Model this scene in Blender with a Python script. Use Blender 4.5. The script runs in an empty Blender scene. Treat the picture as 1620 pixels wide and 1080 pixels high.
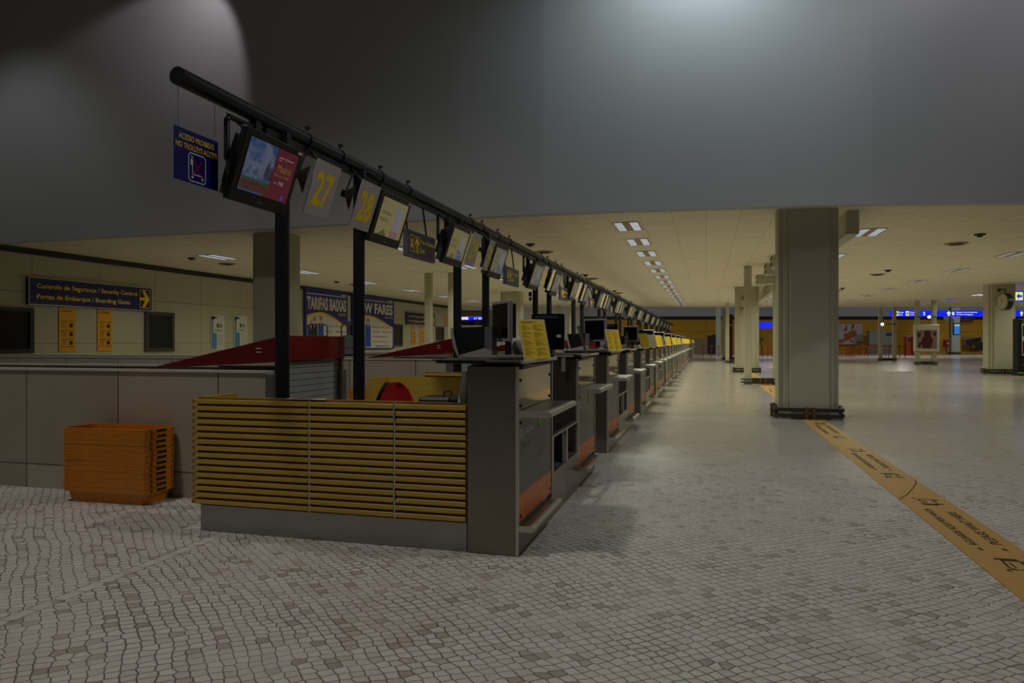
import bpy, math, random
from mathutils import Matrix, Vector
random.seed(7)
PI = math.pi
S = bpy.context.scene
C = bpy.context.collection

# ---------------------------------------------------------------- camera
F = 1133.0                      # focal length in pixels of a 1620 px wide frame
YAW = math.atan(307.0 / F)      # the hall's long axis lies this far right of the view axis
EYE = 1.3
cd = bpy.data.cameras.new('camera'); cam = bpy.data.objects.new('camera', cd); C.objects.link(cam)
cam.location = (0, 0, EYE); cam.rotation_euler = (PI / 2, 0, YAW)
cd.sensor_width = 36; cd.lens = F / 1620 * 36; cd.clip_end = 300; cd.clip_start = 0.05
S.camera = cam

# ---------------------------------------------------------------- view and world
S.view_settings.view_transform = 'Standard'; S.view_settings.look = 'None'
S.view_settings.exposure = 0.0; S.view_settings.gamma = 1.0
S.view_settings.use_curve_mapping = False
wd = bpy.data.worlds.new('night_hall'); S.world = wd; wd.use_nodes = True
bg = wd.node_tree.nodes['Background']
bg.inputs[0].default_value = (0.84, 0.80, 0.76, 1); bg.inputs[1].default_value = 0.028

def srgb(c):
    return tuple((x / 255 / 12.92) if x / 255 <= 0.04045 else ((x / 255 + 0.055) / 1.055) ** 2.4 for x in c)

def area_lamp(name, loc, sx, sy, power, col, spread=180, rot=(0, 0, 0)):
    l = bpy.data.lights.new(name, 'AREA'); l.shape = 'RECTANGLE'; l.size = sx; l.size_y = sy
    l.energy = power; l.color = col; l.spread = math.radians(spread)
    o = bpy.data.objects.new(name, l); C.objects.link(o); o.location = loc; o.rotation_euler = rot
    return o
def spot_lamp(name, loc, target, power, col, angle, blend, r=0.08):
    l = bpy.data.lights.new(name, 'SPOT'); l.energy = power; l.color = col
    l.spot_size = math.radians(angle); l.spot_blend = blend; l.shadow_soft_size = r
    o = bpy.data.objects.new(name, l); C.objects.link(o); o.location = loc
    o.rotation_euler = (Vector(target) - Vector(loc)).to_track_quat('-Z', 'Y').to_euler()
    return o
# the tall hall's own floodlights, high on its roof, washing the upper wall and the floor
spot_lamp('flood_lamp', (0.2, 10.5, 8.7), (0.0, 11.6, 6.2), 370, (0.78, 0.91, 1.0), 140, 1.0)
spot_lamp('flood_lamp', (3.8, 10.9, 8.6), (4.0, 12.0, 6.0), 100, (0.92, 0.88, 1.0), 120, 0.8)
spot_lamp('flood_lamp', (7.2, 11.2, 8.6), (7.2, 12.6, 6.0), 90, (0.94, 0.88, 1.0), 110, 0.7)
spot_lamp('flood_lamp', (-8.9, 10.5, 8.6), (-10.7, 12.2, 6.0), 64, (1.0, 0.91, 0.99), 84, 0.30)
spot_lamp('flood_lamp', (-14.6, 8.4, 8.6), (-14.2, 12.2, 3.6), 80, (0.90, 0.96, 1.0), 80, 0.8)
spot_lamp('roof_lamp', (4.5, 5.6, 9.8), (3.2, 4.8, 0), 660, (1.0, 0.96, 0.87), 112, 0.7, 0.4)
spot_lamp('roof_lamp', (-5.0, 1.8, 9.8), (-5.6, 4.4, 0), 820, (1.0, 0.95, 0.89), 107, 0.7, 0.4)
# unseen fill lamps added to brighten the far hall and its yellow wall
for x, y in ((-6, 66), (6, 62), (16, 68), (27, 74), (38, 78), (-20, 62)):
    area_lamp('far_hall_fill', (x, y, 6.5), 1.5, 1.5, 470, (1.0, 0.95, 0.85))

# ---------------------------------------------------------------- ground-plan helper
cY, sY = math.cos(YAW), math.sin(YAW)
def pt(u, v, z):
    """world point of depth z (metres along the view axis) on the sight line u, v"""
    r = (u - 810) / F
    return Vector((( r * cY - sY) * z, (cY + r * sY) * z, EYE + (540 - v) / F * z))
def on_height(u, v, h):
    return pt(u, v, (EYE - h) * F / (v - 540))
def on_x(u, v, X):
    r = (u - 810) / F
    return pt(u, v, X / (r * cY - sY))

# ---------------------------------------------------------------- materials
MATS = {}
def mat(name, col, rough=0.6, metal=0.0, var=0.0, vscale=6.0, stretch=(1, 1, 1), spec=0.5, bump=0.0, alpha=1.0):
    if name in MATS: return MATS[name]
    m = bpy.data.materials.new(name); m.use_nodes = True; MATS[name] = m
    nt = m.node_tree; b = nt.nodes['Principled BSDF']; L = nt.links
    c = srgb(col)
    b.inputs['Base Color'].default_value = (*c, 1); b.inputs['Roughness'].default_value = rough
    b.inputs['Metallic'].default_value = metal; b.inputs['Specular IOR Level'].default_value = spec
    tc = nt.nodes.new('ShaderNodeTexCoord'); mp = nt.nodes.new('ShaderNodeMapping')
    mp.inputs['Scale'].default_value = stretch; L.new(tc.outputs['Object'], mp.inputs[0])
    nz = nt.nodes.new('ShaderNodeTexNoise'); nz.inputs['Scale'].default_value = vscale; nz.inputs['Detail'].default_value = 4
    L.new(mp.outputs[0], nz.inputs['Vector'])
    if var:
        mx = nt.nodes.new('ShaderNodeMix'); mx.data_type = 'RGBA'
        mx.inputs[6].default_value = (*[x * (1 - var) for x in c], 1)
        mx.inputs[7].default_value = (*[min(1, x * (1 + var)) for x in c], 1)
        L.new(nz.outputs['Fac'], mx.inputs[0]); L.new(mx.outputs[2], b.inputs['Base Color'])
    if bump:
        bp = nt.nodes.new('ShaderNodeBump'); bp.inputs['Strength'].default_value = bump; bp.inputs['Distance'].default_value = 0.004
        L.new(nz.outputs['Fac'], bp.inputs['Height']); L.new(bp.outputs[0], b.inputs['Normal'])
    if alpha < 1: b.inputs['Alpha'].default_value = alpha
    return m
def glow(name, col, strength=1.0, noise=None, nscale=8.0):
    if name.startswith(('ad_', 'screen_')): strength *= 0.32
    if name in MATS: return MATS[name]
    m = bpy.data.materials.new(name); m.use_nodes = True; MATS[name] = m
    nt = m.node_tree; b = nt.nodes['Principled BSDF']
    b.inputs['Base Color'].default_value = (0.01, 0.01, 0.01, 1); b.inputs['Roughness'].default_value = 0.25
    b.inputs['Emission Color'].default_value = (*srgb(col), 1); b.inputs['Emission Strength'].default_value = strength
    if noise:
        tc = nt.nodes.new('ShaderNodeTexCoord'); nz = nt.nodes.new('ShaderNodeTexNoise'); nz.inputs['Scale'].default_value = nscale
        nz.inputs['Detail'].default_value = 5
        cr = nt.nodes.new('ShaderNodeValToRGB'); cr.color_ramp.elements[0].position = 0.42; cr.color_ramp.elements[1].position = 0.62
        cr.color_ramp.elements[0].color = (*srgb(col), 1); cr.color_ramp.elements[1].color = (*srgb(noise), 1)
        nt.links.new(tc.outputs['Object'], nz.inputs['Vector']); nt.links.new(nz.outputs['Fac'], cr.inputs[0]); nt.links.new(cr.outputs[0], b.inputs['Emission Color'])
    return m
steel = mat('brushed_steel', (156, 154, 150), 0.30, 0.95, 0.10, 9, (1, 1, 14), bump=0.10)
steel_side = mat('brushed_steel_sheet', (134, 128, 118), 0.30, 0.9, 0.14, 3, (1, 1, 2), bump=0.05)
mirror = mat('polished_steel', (166, 156, 138), 0.07, 0.95, 0.03, 3)
light_metal = mat('light_metal', (200, 196, 186), 0.4, 0.7, 0.05)
black = mat('black_plastic', (14, 14, 16), 0.45, 0, 0.1)
black_metal = mat('black_painted_steel', (26, 27, 31), 0.42, 0.2, 0.15, 30)
dark_glass = mat('dark_screen_glass', (7, 7, 8), 0.3, spec=0.25)
wood = mat('oak_slats', (196, 162, 66), 0.42, 0, 0.22, 5, (0.6, 0.6, 14), bump=0.1)
wood_back = mat('oak_backing', (130, 92, 34), 0.6, 0, 0.2, 5, (0.6, 0.6, 10))
orange = mat('orange_plastic', (206, 126, 4), 0.38, 0, 0.18, 9, bump=0.05)
orange_dk = mat('orange_barrier', (116, 46, 12), 0.4)
red_panel = mat('red_laminate', (96, 8, 10), 0.35, 0, 0.1, 2)
shutter_m = mat('roller_shutter_grey', (160, 164, 164), 0.45, 0.0, 0.05)
white_paint = mat('white_paint', (205, 203, 196), 0.5, 0, 0.03)
beige_paint = mat('cream_column_paint', (180, 176, 154), 0.55, 0, 0.04, 1.2)
grey_plate = mat('grey_sign_plate', (186, 178, 180), 0.5)
yellow_ink = mat('yellow_ink', (255, 216, 0), 0.5)
yellow_paper = mat('yellow_paper', (244, 208, 40), 0.6, 0, 0.05)
grey_ink = mat('grey_print', (120, 96, 30), 0.7)
blue_sign = mat('navy_sign', (8, 8, 88), 0.4)
dark_navy = mat('dark_navy_sign', (38, 32, 62), 0.4)
white_ink = mat('white_ink', (240, 240, 240), 0.5)
red_ink = mat('red_ink', (190, 22, 30), 0.5)
black_ink = mat('black_ink', (22, 20, 18), 0.6)
brown_rust = mat('rusty_bracket', (96, 70, 42), 0.7, 0.2, 0.3, 20)
bumper_m = mat('dark_bumper_bar', (62, 56, 46), 0.45, 0.4, 0.2, 10)
panel_grey = mat('dark_grey_laminate', (78, 78, 78), 0.35, 0, 0.06)
paper_white = mat('white_paper', (206, 202, 194), 0.6, 0, 0.05)
paper_grey = mat('grey_card', (132, 122, 106), 0.6, 0, 0.08)
green_ink = mat('green_ink', (120, 190, 40), 0.5)
rubber = mat('black_rubber', (20, 20, 20), 0.7, 0, 0.2)

def floor_material():
    m = bpy.data.materials.new('limestone_cobbles'); m.use_nodes = True
    nt = m.node_tree; N = nt.nodes; L = nt.links; b = N['Principled BSDF']
    tc = N.new('ShaderNodeTexCoord')
    def noise(scale, detail=2, src=None):
        n = N.new('ShaderNodeTexNoise'); n.inputs['Scale'].default_value = scale; n.inputs['Detail'].default_value = detail
        L.new(src or tc.outputs['Object'], n.inputs['Vector']); return n
    def vm(op, a, bb=None, s=None):
        n = N.new('ShaderNodeVectorMath'); n.operation = op
        if hasattr(a, 'links'): L.new(a, n.inputs[0])
        else: n.inputs[0].default_value = a
        if bb is not None:
            if hasattr(bb, 'links'): L.new(bb, n.inputs[1])
            else: n.inputs[1].default_value = bb
        if s is not None: n.inputs['Scale'].default_value = s
        return n.outputs[0]
    big = vm('SCALE', vm('SUBTRACT', noise(0.5, 1).outputs['Color'], (0.5, 0.5, 0.5)), s=0.30)
    mid = vm('SCALE', vm('SUBTRACT', noise(2.6, 1).outputs['Color'], (0.5, 0.5, 0.5)), s=0.06)
    p = vm('ADD', vm('ADD', tc.outputs['Object'], big), mid)
    mp = N.new('ShaderNodeMapping'); mp.inputs['Rotation'].default_value = (0, 0, math.radians(-43)); mp.inputs['Scale'].default_value = (16.6, 19.2, 1); L.new(p, mp.inputs[0])
    def math_(op, x, y=None, z=None):
        n = N.new('ShaderNodeMath'); n.operation = op
        for i, q in enumerate((x, y, z)):
            if q is None: continue
            if hasattr(q, 'links'): L.new(q, n.inputs[i])
            else: n.inputs[i].default_value = q
        return n.outputs[0]
    flat = vm('MULTIPLY', mp.outputs[0], (1, 1, 0))
    ve = N.new('ShaderNodeTexVoronoi'); ve.feature = 'DISTANCE_TO_EDGE'; ve.voronoi_dimensions = '2D'; ve.inputs['Scale'].default_value = 1; ve.inputs['Randomness'].default_value = 0.32; L.new(flat, ve.inputs['Vector'])
    vc = N.new('ShaderNodeTexVoronoi'); vc.feature = 'F1'; vc.voronoi_dimensions = '2D'; vc.inputs['Scale'].default_value = 1; vc.inputs['Randomness'].default_value = 0.32; L.new(flat, vc.inputs['Vector'])
    jw = N.new('ShaderNodeMapRange'); jw.inputs['From Min'].default_value = 0.35; jw.inputs['From Max'].default_value = 0.7; jw.inputs['To Min'].default_value = 0.050; jw.inputs['To Max'].default_value = 0.115; L.new(noise(2.2, 3).outputs['Fac'], jw.inputs['Value'])
    joint = math_('SUBTRACT', 1.0, math_('SMOOTH_MIN', math_('DIVIDE', ve.outputs['Distance'], jw.outputs[0]), 1.0, 0.3))
    joint = math_('MAXIMUM', joint, 0.0)
    # one straight course of longer stones runs along the hall under the overhead rail
    s0 = N.new('ShaderNodeSeparateXYZ'); L.new(tc.outputs['Object'], s0.inputs[0])
    dx = math_('ABSOLUTE', math_('ADD', s0.outputs['X'], 3.15))
    inside = math_('LESS_THAN', dx, 0.040); edge_ = math_('LESS_THAN', math_('ABSOLUTE', math_('SUBTRACT', dx, 0.040)), 0.0022)
    cross = math_('LESS_THAN', math_('FRACT', math_('MULTIPLY', s0.outputs['Y'], 7.3)), 0.03)
    joint = math_('MAXIMUM', math_('MULTIPLY', joint, math_('SUBTRACT', 1.0, inside)), math_('MAXIMUM', edge_, math_('MULTIPLY', inside, cross)))
    sep = N.new('ShaderNodeSeparateColor'); L.new(vc.outputs['Color'], sep.inputs[0])
    cr = N.new('ShaderNodeValToRGB'); e = cr.color_ramp.elements
    e[0].position = 0.0; e[0].color = (*srgb((160, 148, 130)), 1); e[1].position = 1.0; e[1].color = (*srgb((204, 199, 192)), 1)
    q = e.new(0.05); q.color = (*srgb((176, 164, 146)), 1); q = e.new(0.12); q.color = (*srgb((192, 185, 176)), 1)
    L.new(sep.outputs[0], cr.inputs[0])
    jc = N.new('ShaderNodeMix'); jc.data_type = 'RGBA'; L.new(joint, jc.inputs[0]); L.new(cr.outputs[0], jc.inputs[6]); jc.inputs[7].default_value = (*srgb((50, 44, 37)), 1)
    # worn stones of a warmer tone in a few patches
    rp = N.new('ShaderNodeValToRGB'); rp.color_ramp.elements[0].position = 0.56; rp.color_ramp.elements[1].position = 0.72
    L.new(noise(0.8, 3).outputs['Fac'], rp.inputs[0])
    mx = N.new('ShaderNodeMix'); mx.data_type = 'RGBA'; mx.blend_type = 'MULTIPLY'
    L.new(rp.outputs[0], mx.inputs[0]); L.new(jc.outputs[2], mx.inputs[6]); mx.inputs[7].default_value = (0.88, 0.82, 0.74, 1)
    # grain
    g = N.new('ShaderNodeMix'); g.data_type = 'RGBA'; g.blend_type = 'MULTIPLY'; g.inputs[0].default_value = 0.35
    L.new(mx.outputs[2], g.inputs[6]); gn = noise(45, 3); L.new(gn.outputs['Color'], g.inputs[7])
    gc = N.new('ShaderNodeHueSaturation'); gc.inputs['Saturation'].default_value = 0.8; gc.inputs['Value'].default_value = 1.25; L.new(g.outputs[2], gc.inputs['Color'])
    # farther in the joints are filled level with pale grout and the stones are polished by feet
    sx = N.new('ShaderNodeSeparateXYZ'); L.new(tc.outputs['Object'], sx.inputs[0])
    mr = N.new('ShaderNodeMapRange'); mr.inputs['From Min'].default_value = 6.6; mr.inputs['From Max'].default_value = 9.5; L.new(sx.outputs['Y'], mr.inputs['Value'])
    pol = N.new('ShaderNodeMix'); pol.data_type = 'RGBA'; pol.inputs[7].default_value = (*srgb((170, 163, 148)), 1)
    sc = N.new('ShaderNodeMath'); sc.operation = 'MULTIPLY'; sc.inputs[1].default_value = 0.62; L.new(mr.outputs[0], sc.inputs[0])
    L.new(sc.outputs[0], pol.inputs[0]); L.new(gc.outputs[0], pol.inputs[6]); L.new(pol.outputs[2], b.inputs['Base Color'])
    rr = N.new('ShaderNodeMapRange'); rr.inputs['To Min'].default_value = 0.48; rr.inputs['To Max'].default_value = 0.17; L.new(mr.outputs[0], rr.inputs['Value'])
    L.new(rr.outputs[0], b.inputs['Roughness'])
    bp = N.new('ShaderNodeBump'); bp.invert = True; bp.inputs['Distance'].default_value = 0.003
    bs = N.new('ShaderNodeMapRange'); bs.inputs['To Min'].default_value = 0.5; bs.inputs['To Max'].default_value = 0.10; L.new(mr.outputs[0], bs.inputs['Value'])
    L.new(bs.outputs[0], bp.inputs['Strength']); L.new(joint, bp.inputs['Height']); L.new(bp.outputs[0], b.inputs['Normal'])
    return m
def grid_material(name, col, line, bw, bh, mortar, rough=0.7, var=0.06, off=0.0, axes='XY', c2=None, shift=(0, 0)):
    m = bpy.data.materials.new(name); m.use_nodes = True
    nt = m.node_tree; N = nt.nodes; L = nt.links; b = N['Principled BSDF']
    tc = N.new('ShaderNodeTexCoord'); sx = N.new('ShaderNodeSeparateXYZ'); cb = N.new('ShaderNodeCombineXYZ')
    L.new(tc.outputs['Object'], sx.inputs[0])
    for k in (0, 1):
        ad = N.new('ShaderNodeMath'); ad.operation = 'ADD'; ad.inputs[1].default_value = shift[k]
        L.new(sx.outputs[axes[k]], ad.inputs[0]); L.new(ad.outputs[0], cb.inputs[k])
    bt = N.new('ShaderNodeTexBrick'); bt.offset = off; bt.inputs['Scale'].default_value = 1
    L.new(cb.outputs[0], bt.inputs['Vector'])
    bt.inputs['Brick Width'].default_value = bw; bt.inputs['Row Height'].default_value = bh
    bt.inputs['Mortar Size'].default_value = mortar; bt.inputs['Mortar Smooth'].default_value = 0.2
    bt.inputs['Color1'].default_value = (*srgb(col), 1); bt.inputs['Color2'].default_value = (*srgb(c2 or col), 1); bt.inputs['Mortar'].default_value = (*srgb(line), 1)
    nz = N.new('ShaderNodeTexNoise'); nz.inputs['Scale'].default_value = 3; nz.inputs['Detail'].default_value = 6; L.new(tc.outputs['Object'], nz.inputs['Vector'])
    mr = N.new('ShaderNodeMapRange'); mr.inputs['To Min'].default_value = 1 - 2 * var; mr.inputs['To Max'].default_value = 1 + 2 * var; L.new(nz.outputs['Fac'], mr.inputs['Value'])
    mx = N.new('ShaderNodeVectorMath'); mx.operation = 'SCALE'; L.new(bt.outputs['Color'], mx.inputs[0]); L.new(mr.outputs[0], mx.inputs['Scale'])
    L.new(mx.outputs[0], b.inputs['Base Color']); b.inputs['Roughness'].default_value = rough
    return m

# ---------------------------------------------------------------- mesh builder
_txt = {}
def glyphs(s, bold=0.0):
    key = (s, bold)
    if key not in _txt:
        cu = bpy.data.curves.new('t', 'FONT'); cu.body = s; cu.offset = bold; cu.resolution_u = 3; cu.fill_mode = 'FRONT'
        o = bpy.data.objects.new('t', cu); C.objects.link(o)
        bpy.context.view_layer.update()
        me = bpy.data.meshes.new_from_object(o.evaluated_get(bpy.context.evaluated_depsgraph_get()))
        vs = [(v.co.x, v.co.y) for v in me.vertices]; fs = [tuple(p.vertices) for p in me.polygons]
        bpy.data.objects.remove(o); bpy.data.curves.remove(cu); bpy.data.meshes.remove(me)
        x0 = min(v[0] for v in vs); x1 = max(v[0] for v in vs); y0 = min(v[1] for v in vs); y1 = max(v[1] for v in vs)
        _txt[key] = ([((x - x0) / (x1 - x0), (y - y0) / (y1 - y0)) for x, y in vs], fs)
    return _txt[key]
class MB:
    def __init__(s, M=None): s.v = []; s.f = []; s.m = []; s.mats = []; s.M = M or Matrix(); s.sm = []
    def _mi(s, m):
        if m not in s.mats: s.mats.append(m)
        return s.mats.index(m)
    def add(s, vs, fs, m=None, smooth=False):
        n = len(s.v); s.v += [s.M @ Vector(v) for v in vs]
        i = s._mi(m) if m else 0
        for f in fs: s.f.append([n + k for k in f]); s.m.append(i); s.sm.append(smooth)
        return s
    def box(s, x0, x1, y0, y1, z0, z1, m=None, b=0.0):
        if b <= 0 or min(x1 - x0, y1 - y0, z1 - z0) <= 2.2 * b:
            vs = [(x, y, z) for z in (z0, z1) for y in (y0, y1) for x in (x0, x1)]
            fs = [(0, 2, 3, 1), (4, 5, 7, 6), (0, 1, 5, 4), (2, 6, 7, 3), (0, 4, 6, 2), (1, 3, 7, 5)]
            return s.add(vs, fs, m)
        # chamfered box
        vs = []; idx = {}
        for ix, x in enumerate((x0, x1)):
            for iy, y in enumerate((y0, y1)):
                for iz, z in enumerate((z0, z1)):
                    sx, sy, sz = (1 - 2 * ix) * b, (1 - 2 * iy) * b, (1 - 2 * iz) * b
                    for k, p in enumerate(((x, y + sy, z + sz), (x + sx, y, z + sz), (x + sx, y + sy, z))):
                        idx[ix, iy, iz, k] = len(vs); vs.append(p)
        I = idx; fs = []
        for i in (0, 1):
            fs.append([I[i, a, c, 0] for a, c in ((0, 0), (0, 1), (1, 1), (1, 0))][::(1 if i == 0 else -1)])
            fs.append([I[a, i, c, 1] for a, c in ((0, 0), (1, 0), (1, 1), (0, 1))][::(1 if i == 0 else -1)])
            fs.append([I[a, c, i, 2] for a, c in ((0, 0), (0, 1), (1, 1), (1, 0))][::(1 if i == 0 else -1)])
        for a in (0, 1):
            for c in (0, 1):
                q = (a + c) % 2 == 0
                f1 = [I[0, a, c, 1], I[1, a, c, 1], I[1, a, c, 2], I[0, a, c, 2]]
                f2 = [I[a, 0, c, 0], I[a, 1, c, 0], I[a, 1, c, 2], I[a, 0, c, 2]]
                f3 = [I[a, c, 0, 0], I[a, c, 1, 0], I[a, c, 1, 1], I[a, c, 0, 1]]
                fs += [f1 if not q else f1[::-1], f2 if q else f2[::-1], f3 if not q else f3[::-1]]
                for d in (0, 1):
                    f = [I[a, c, d, 0], I[a, c, d, 1], I[a, c, d, 2]]
                    fs.append(f if (a + c + d) % 2 else f[::-1])
        return s.add(vs, fs, m)
    def prism(s, pts, z0, z1, m=None):     # outline in xy, extruded along z
        n = len(pts)
        vs = [(x, y, z0) for x, y in pts] + [(x, y, z1) for x, y in pts]
        fs = [tuple(range(n))[::-1], tuple(range(n, 2 * n))] + [(i, (i + 1) % n, n + (i + 1) % n, n + i) for i in range(n)]
        return s.add(vs, fs, m)
    def rings(s, rs, m=None, closed=False, cap=True, smooth=True):
        n = len(rs[0]); vs = [p for r in rs for p in r]; fs = []; K = len(rs)
        for a in range(K if closed else K - 1):
            b2 = (a + 1) % K
            for i in range(n): fs.append((a * n + i, a * n + (i + 1) % n, b2 * n + (i + 1) % n, b2 * n + i))
        s.add(vs, fs, m, smooth)
        if cap and not closed:
            s.add(rs[0], [tuple(range(n))[::-1]], m); s.add(rs[-1], [tuple(range(n))], m)
        return s
    def cyl(s, p, q, r, m=None, n=16, r2=None):
        return s.tube([p, q], r, m, n, r2)
    def tube(s, path, r, m=None, n=10, r2=None, closed=False):
        P = [Vector(p) for p in path]; rs = []; K = len(P); up = None
        for i, p in enumerate(P):
            if closed: d = P[(i + 1) % K] - P[i - 1]
            else: d = P[min(i + 1, K - 1)] - P[max(i - 1, 0)]
            d.normalize()
            if up is None: up = Vector((0, 0, 1)) if abs(d.z) < 0.9 else Vector((1, 0, 0))
            a = d.cross(up).normalized(); up2 = a.cross(d).normalized(); up = up2
            rr = r if r2 is None else r + (r2 - r) * i / max(1, K - 1)
            rs.append([p + (a * math.cos(t) + up2 * math.sin(t)) * rr for t in [2 * PI * k / n for k in range(n)]])
        return s.rings(rs, m, closed)
    def text(s, t, x, y, w, h, m=None, bold=0.0, z=0.0):
        vs, fs = glyphs(t, bold)
        return s.add([(x + a * w, y + b2 * h, z) for a, b2 in vs], fs, m)
    def quad(s, x0, y0, x1, y1, m=None, z=0.0):
        return s.add([(x0, y0, z), (x1, y0, z), (x1, y1, z), (x0, y1, z)], [(0, 1, 2, 3)], m)
    def poly(s, pts, m=None, z=0.0):
        return s.add([(x, y, z) for x, y in pts], [tuple(range(len(pts)))], m)
    def disc(s, x, y, rx, ry, m=None, z=0.0, n=20):
        return s.poly([(x + rx * math.cos(2 * PI * k / n), y + ry * math.sin(2 * PI * k / n)) for k in range(n)], m, z)
    def line(s, pts, w, m=None, z=0.0):
        for (a, b2), (c, d) in zip(pts, pts[1:]):
            dx, dy = c - a, d - b2; l = math.hypot(dx, dy) or 1; nx, ny = -dy / l * w / 2, dx / l * w / 2
            s.add([(a + nx, b2 + ny, z), (a - nx, b2 - ny, z), (c - nx, d - ny, z), (c + nx, d + ny, z)], [(0, 1, 2, 3)], m)
        return s
    def build(s, name, m=None, parent=None):
        me = bpy.data.meshes.new(name); me.from_pydata([tuple(v) for v in s.v], [], s.f)
        for mm in (s.mats or [m]): me.materials.append(mm if mm else m)
        if len(s.mats) > 1 or s.mats:
            me.polygons.foreach_set('material_index', s.m)
        me.polygons.foreach_set('use_smooth', s.sm)
        me.update()
        o = bpy.data.objects.new(name, me); C.objects.link(o)
        if parent: o.parent = parent
        return o
def frame(o, right, up):
    r = Vector(right).normalized(); u = Vector(up).normalized(); n = r.cross(u)
    M = Matrix((r, u, n)).transposed().to_4x4(); M.translation = Vector(o); return M
def tag(o, label, cat, group=None, kind=None):
    if label: o['label'] = label
    if cat: o['category'] = cat
    if group: o['group'] = group
    if kind: o['kind'] = kind
    return o
def thing(name, label, cat, loc=(0, 0, 0), rz=0.0, group=None):
    o = bpy.data.objects.new(name, None); C.objects.link(o); o.empty_display_size = 0.1
    o.location = loc; o.rotation_euler = (0, 0, rz)
    return tag(o, label, cat, group)
def struct(o):
    o['kind'] = 'structure'; return o
KIDS = {}
def dup(root, loc, rz=None, label=None, group=None, skip=()):
    r = root.copy(); C.objects.link(r); r.location = loc
    if rz is not None: r.rotation_euler = (0, 0, rz)
    if label: r['label'] = label
    if group: r['group'] = group
    for ch in list(root.children):
        if ch.name.split('.')[0] in skip: continue
        c = ch.copy(); C.objects.link(c); c.parent = r
        for g in list(ch.children):
            if g.name.split('.')[0] in skip: continue
            d = g.copy(); C.objects.link(d); d.parent = c
    return r
ORD = ['first', 'second', 'third', 'fourth', 'fifth', 'sixth', 'seventh', 'eighth', 'ninth', 'tenth', 'eleventh', 'twelfth', 'thirteenth', 'fourteenth', 'fifteenth',
       'sixteenth', 'seventeenth', 'eighteenth', 'nineteenth', 'twentieth']

# ================================================================ THE SETTING
CEIL = 3.6
fl = MB(); fl.quad(-40, -6, 50, 115)
o = fl.build('floor', floor_material()); struct(o)
edge_uv = [(0, 384), (200, 373), (400, 362), (560, 353), (723, 344.5), (860, 338), (1000, 333), (1180, 327.7), (1380, 322.5), (1620, 320)]
LIP = 3.45                      # the upper wall hangs a little below the ceiling behind it
edge = [pt(u, v, (LIP - EYE) * F / (540 - v)) for u, v in edge_uv]
edge = [(-19.5, 12.7)] + [(p.x, p.y) for p in edge] + [(12.0, 15.6), (42, 23.0)]
wm = mat('painted_upper_wall', (186, 188, 186), 0.75, 0, 0.03, 0.5)
b = MB()
outer = edge + [(x, y + 0.22) for x, y in reversed(edge)]
b.prism(outer, LIP, 12.0, wm); struct(b.build('wall_upper'))
ceil_m = grid_material('ceiling_tiles', (232, 222, 200), (186, 172, 146), 0.6, 0.30, 0.005, 0.7, 0.03, 0.0, 'XY', (226, 215, 192))
b = MB(); pe = [pt(u, 486, 48) for u in (560, 1620)]
back = [(50, pe[1].y + (50 - pe[1].x) * sY / cY), (-19.5, pe[0].y + (-19.5 - pe[0].x) * sY / cY)]
b.prism([(x, y + 0.2) for x, y in edge] + [(50, 26)] + back, CEIL, CEIL + 0.15, ceil_m); struct(b.build('ceiling'))
# left wall: cream panels
wl = grid_material('cream_wall_panels', (184, 177, 152), (140, 132, 108), 2.05, 1.27, 0.012, 0.55, 0.03, 0.0, 'YZ', shift=(0.35, 0.02))
b = MB(); b.box(-16.4, -16.1, 0, 45.0, 0, CEIL, wl); b.box(-16.4, -16.1, 0, 12.3, CEIL, 12, wl); struct(b.build('wall_left'))
b = MB(); b.box(-16.1, -16.05, 0, 45.0, 3.45, 3.585, mat('dark_trim', (34, 36, 34), 0.6)); struct(b.build('trim_1'))
# far wall, yellow below a black band and a pale strip
DZ = 80.0
def Ffar(u, v, z): return frame(pt(u, v, z), (cY, sY, 0), (0, 0, 1))
b = MB(Ffar(810, 540, DZ)); k = DZ / F
yel = grid_material('yellow_wall', (206, 160, 22), (120, 90, 20), 6.0, 2.4, 0.02, 0.6, 0.05, 0.0, 'XZ')
hy = 34.5 * k
b.box(-12, 78, -EYE, hy, -0.3, 0, yel); struct(b.build('wall_far'))
b = MB(Ffar(810, 540, DZ)); b.box(-12, 78, hy, hy + 5.2 * k, -0.3, 0.05, mat('black_band', (14, 14, 14), 0.6)); struct(b.build('trim_2'))
b = MB(Ffar(810, 540, DZ)); b.box(-12, 78, hy + 5.2 * k, 9.0, -0.3, 0, mat('pale_far_wall', (200, 208, 222), 0.6)); struct(b.build('wall_clerestory'))
b = MB(Ffar(700, 540, DZ - 4)); b.box(-25, 15, -EYE, 6.0, -0.3, 0, mat('dim_cream_wall', (170, 168, 150), 0.6)); struct(b.build('wall_far_left'))
b = MB(); b.box(49.5, 49.8, 0, 110, 0, 7, mat('side_wall_beige', (150, 142, 124), 0.6)); struct(b.build('wall_right'))
b = MB(); b.prism([(-40, 48), (50, 60), (50, 112), (-40, 112)], 6.6, 6.8, mat('high_ceiling', (150, 150, 150), 0.8)); struct(b.build('ceiling_far_hall'))
struct(MB().box(-40, -39.7, -6, 112, 0, 7, mat('side_wall_beige', (150, 142, 124))).build('wall_outer_left'))

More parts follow.
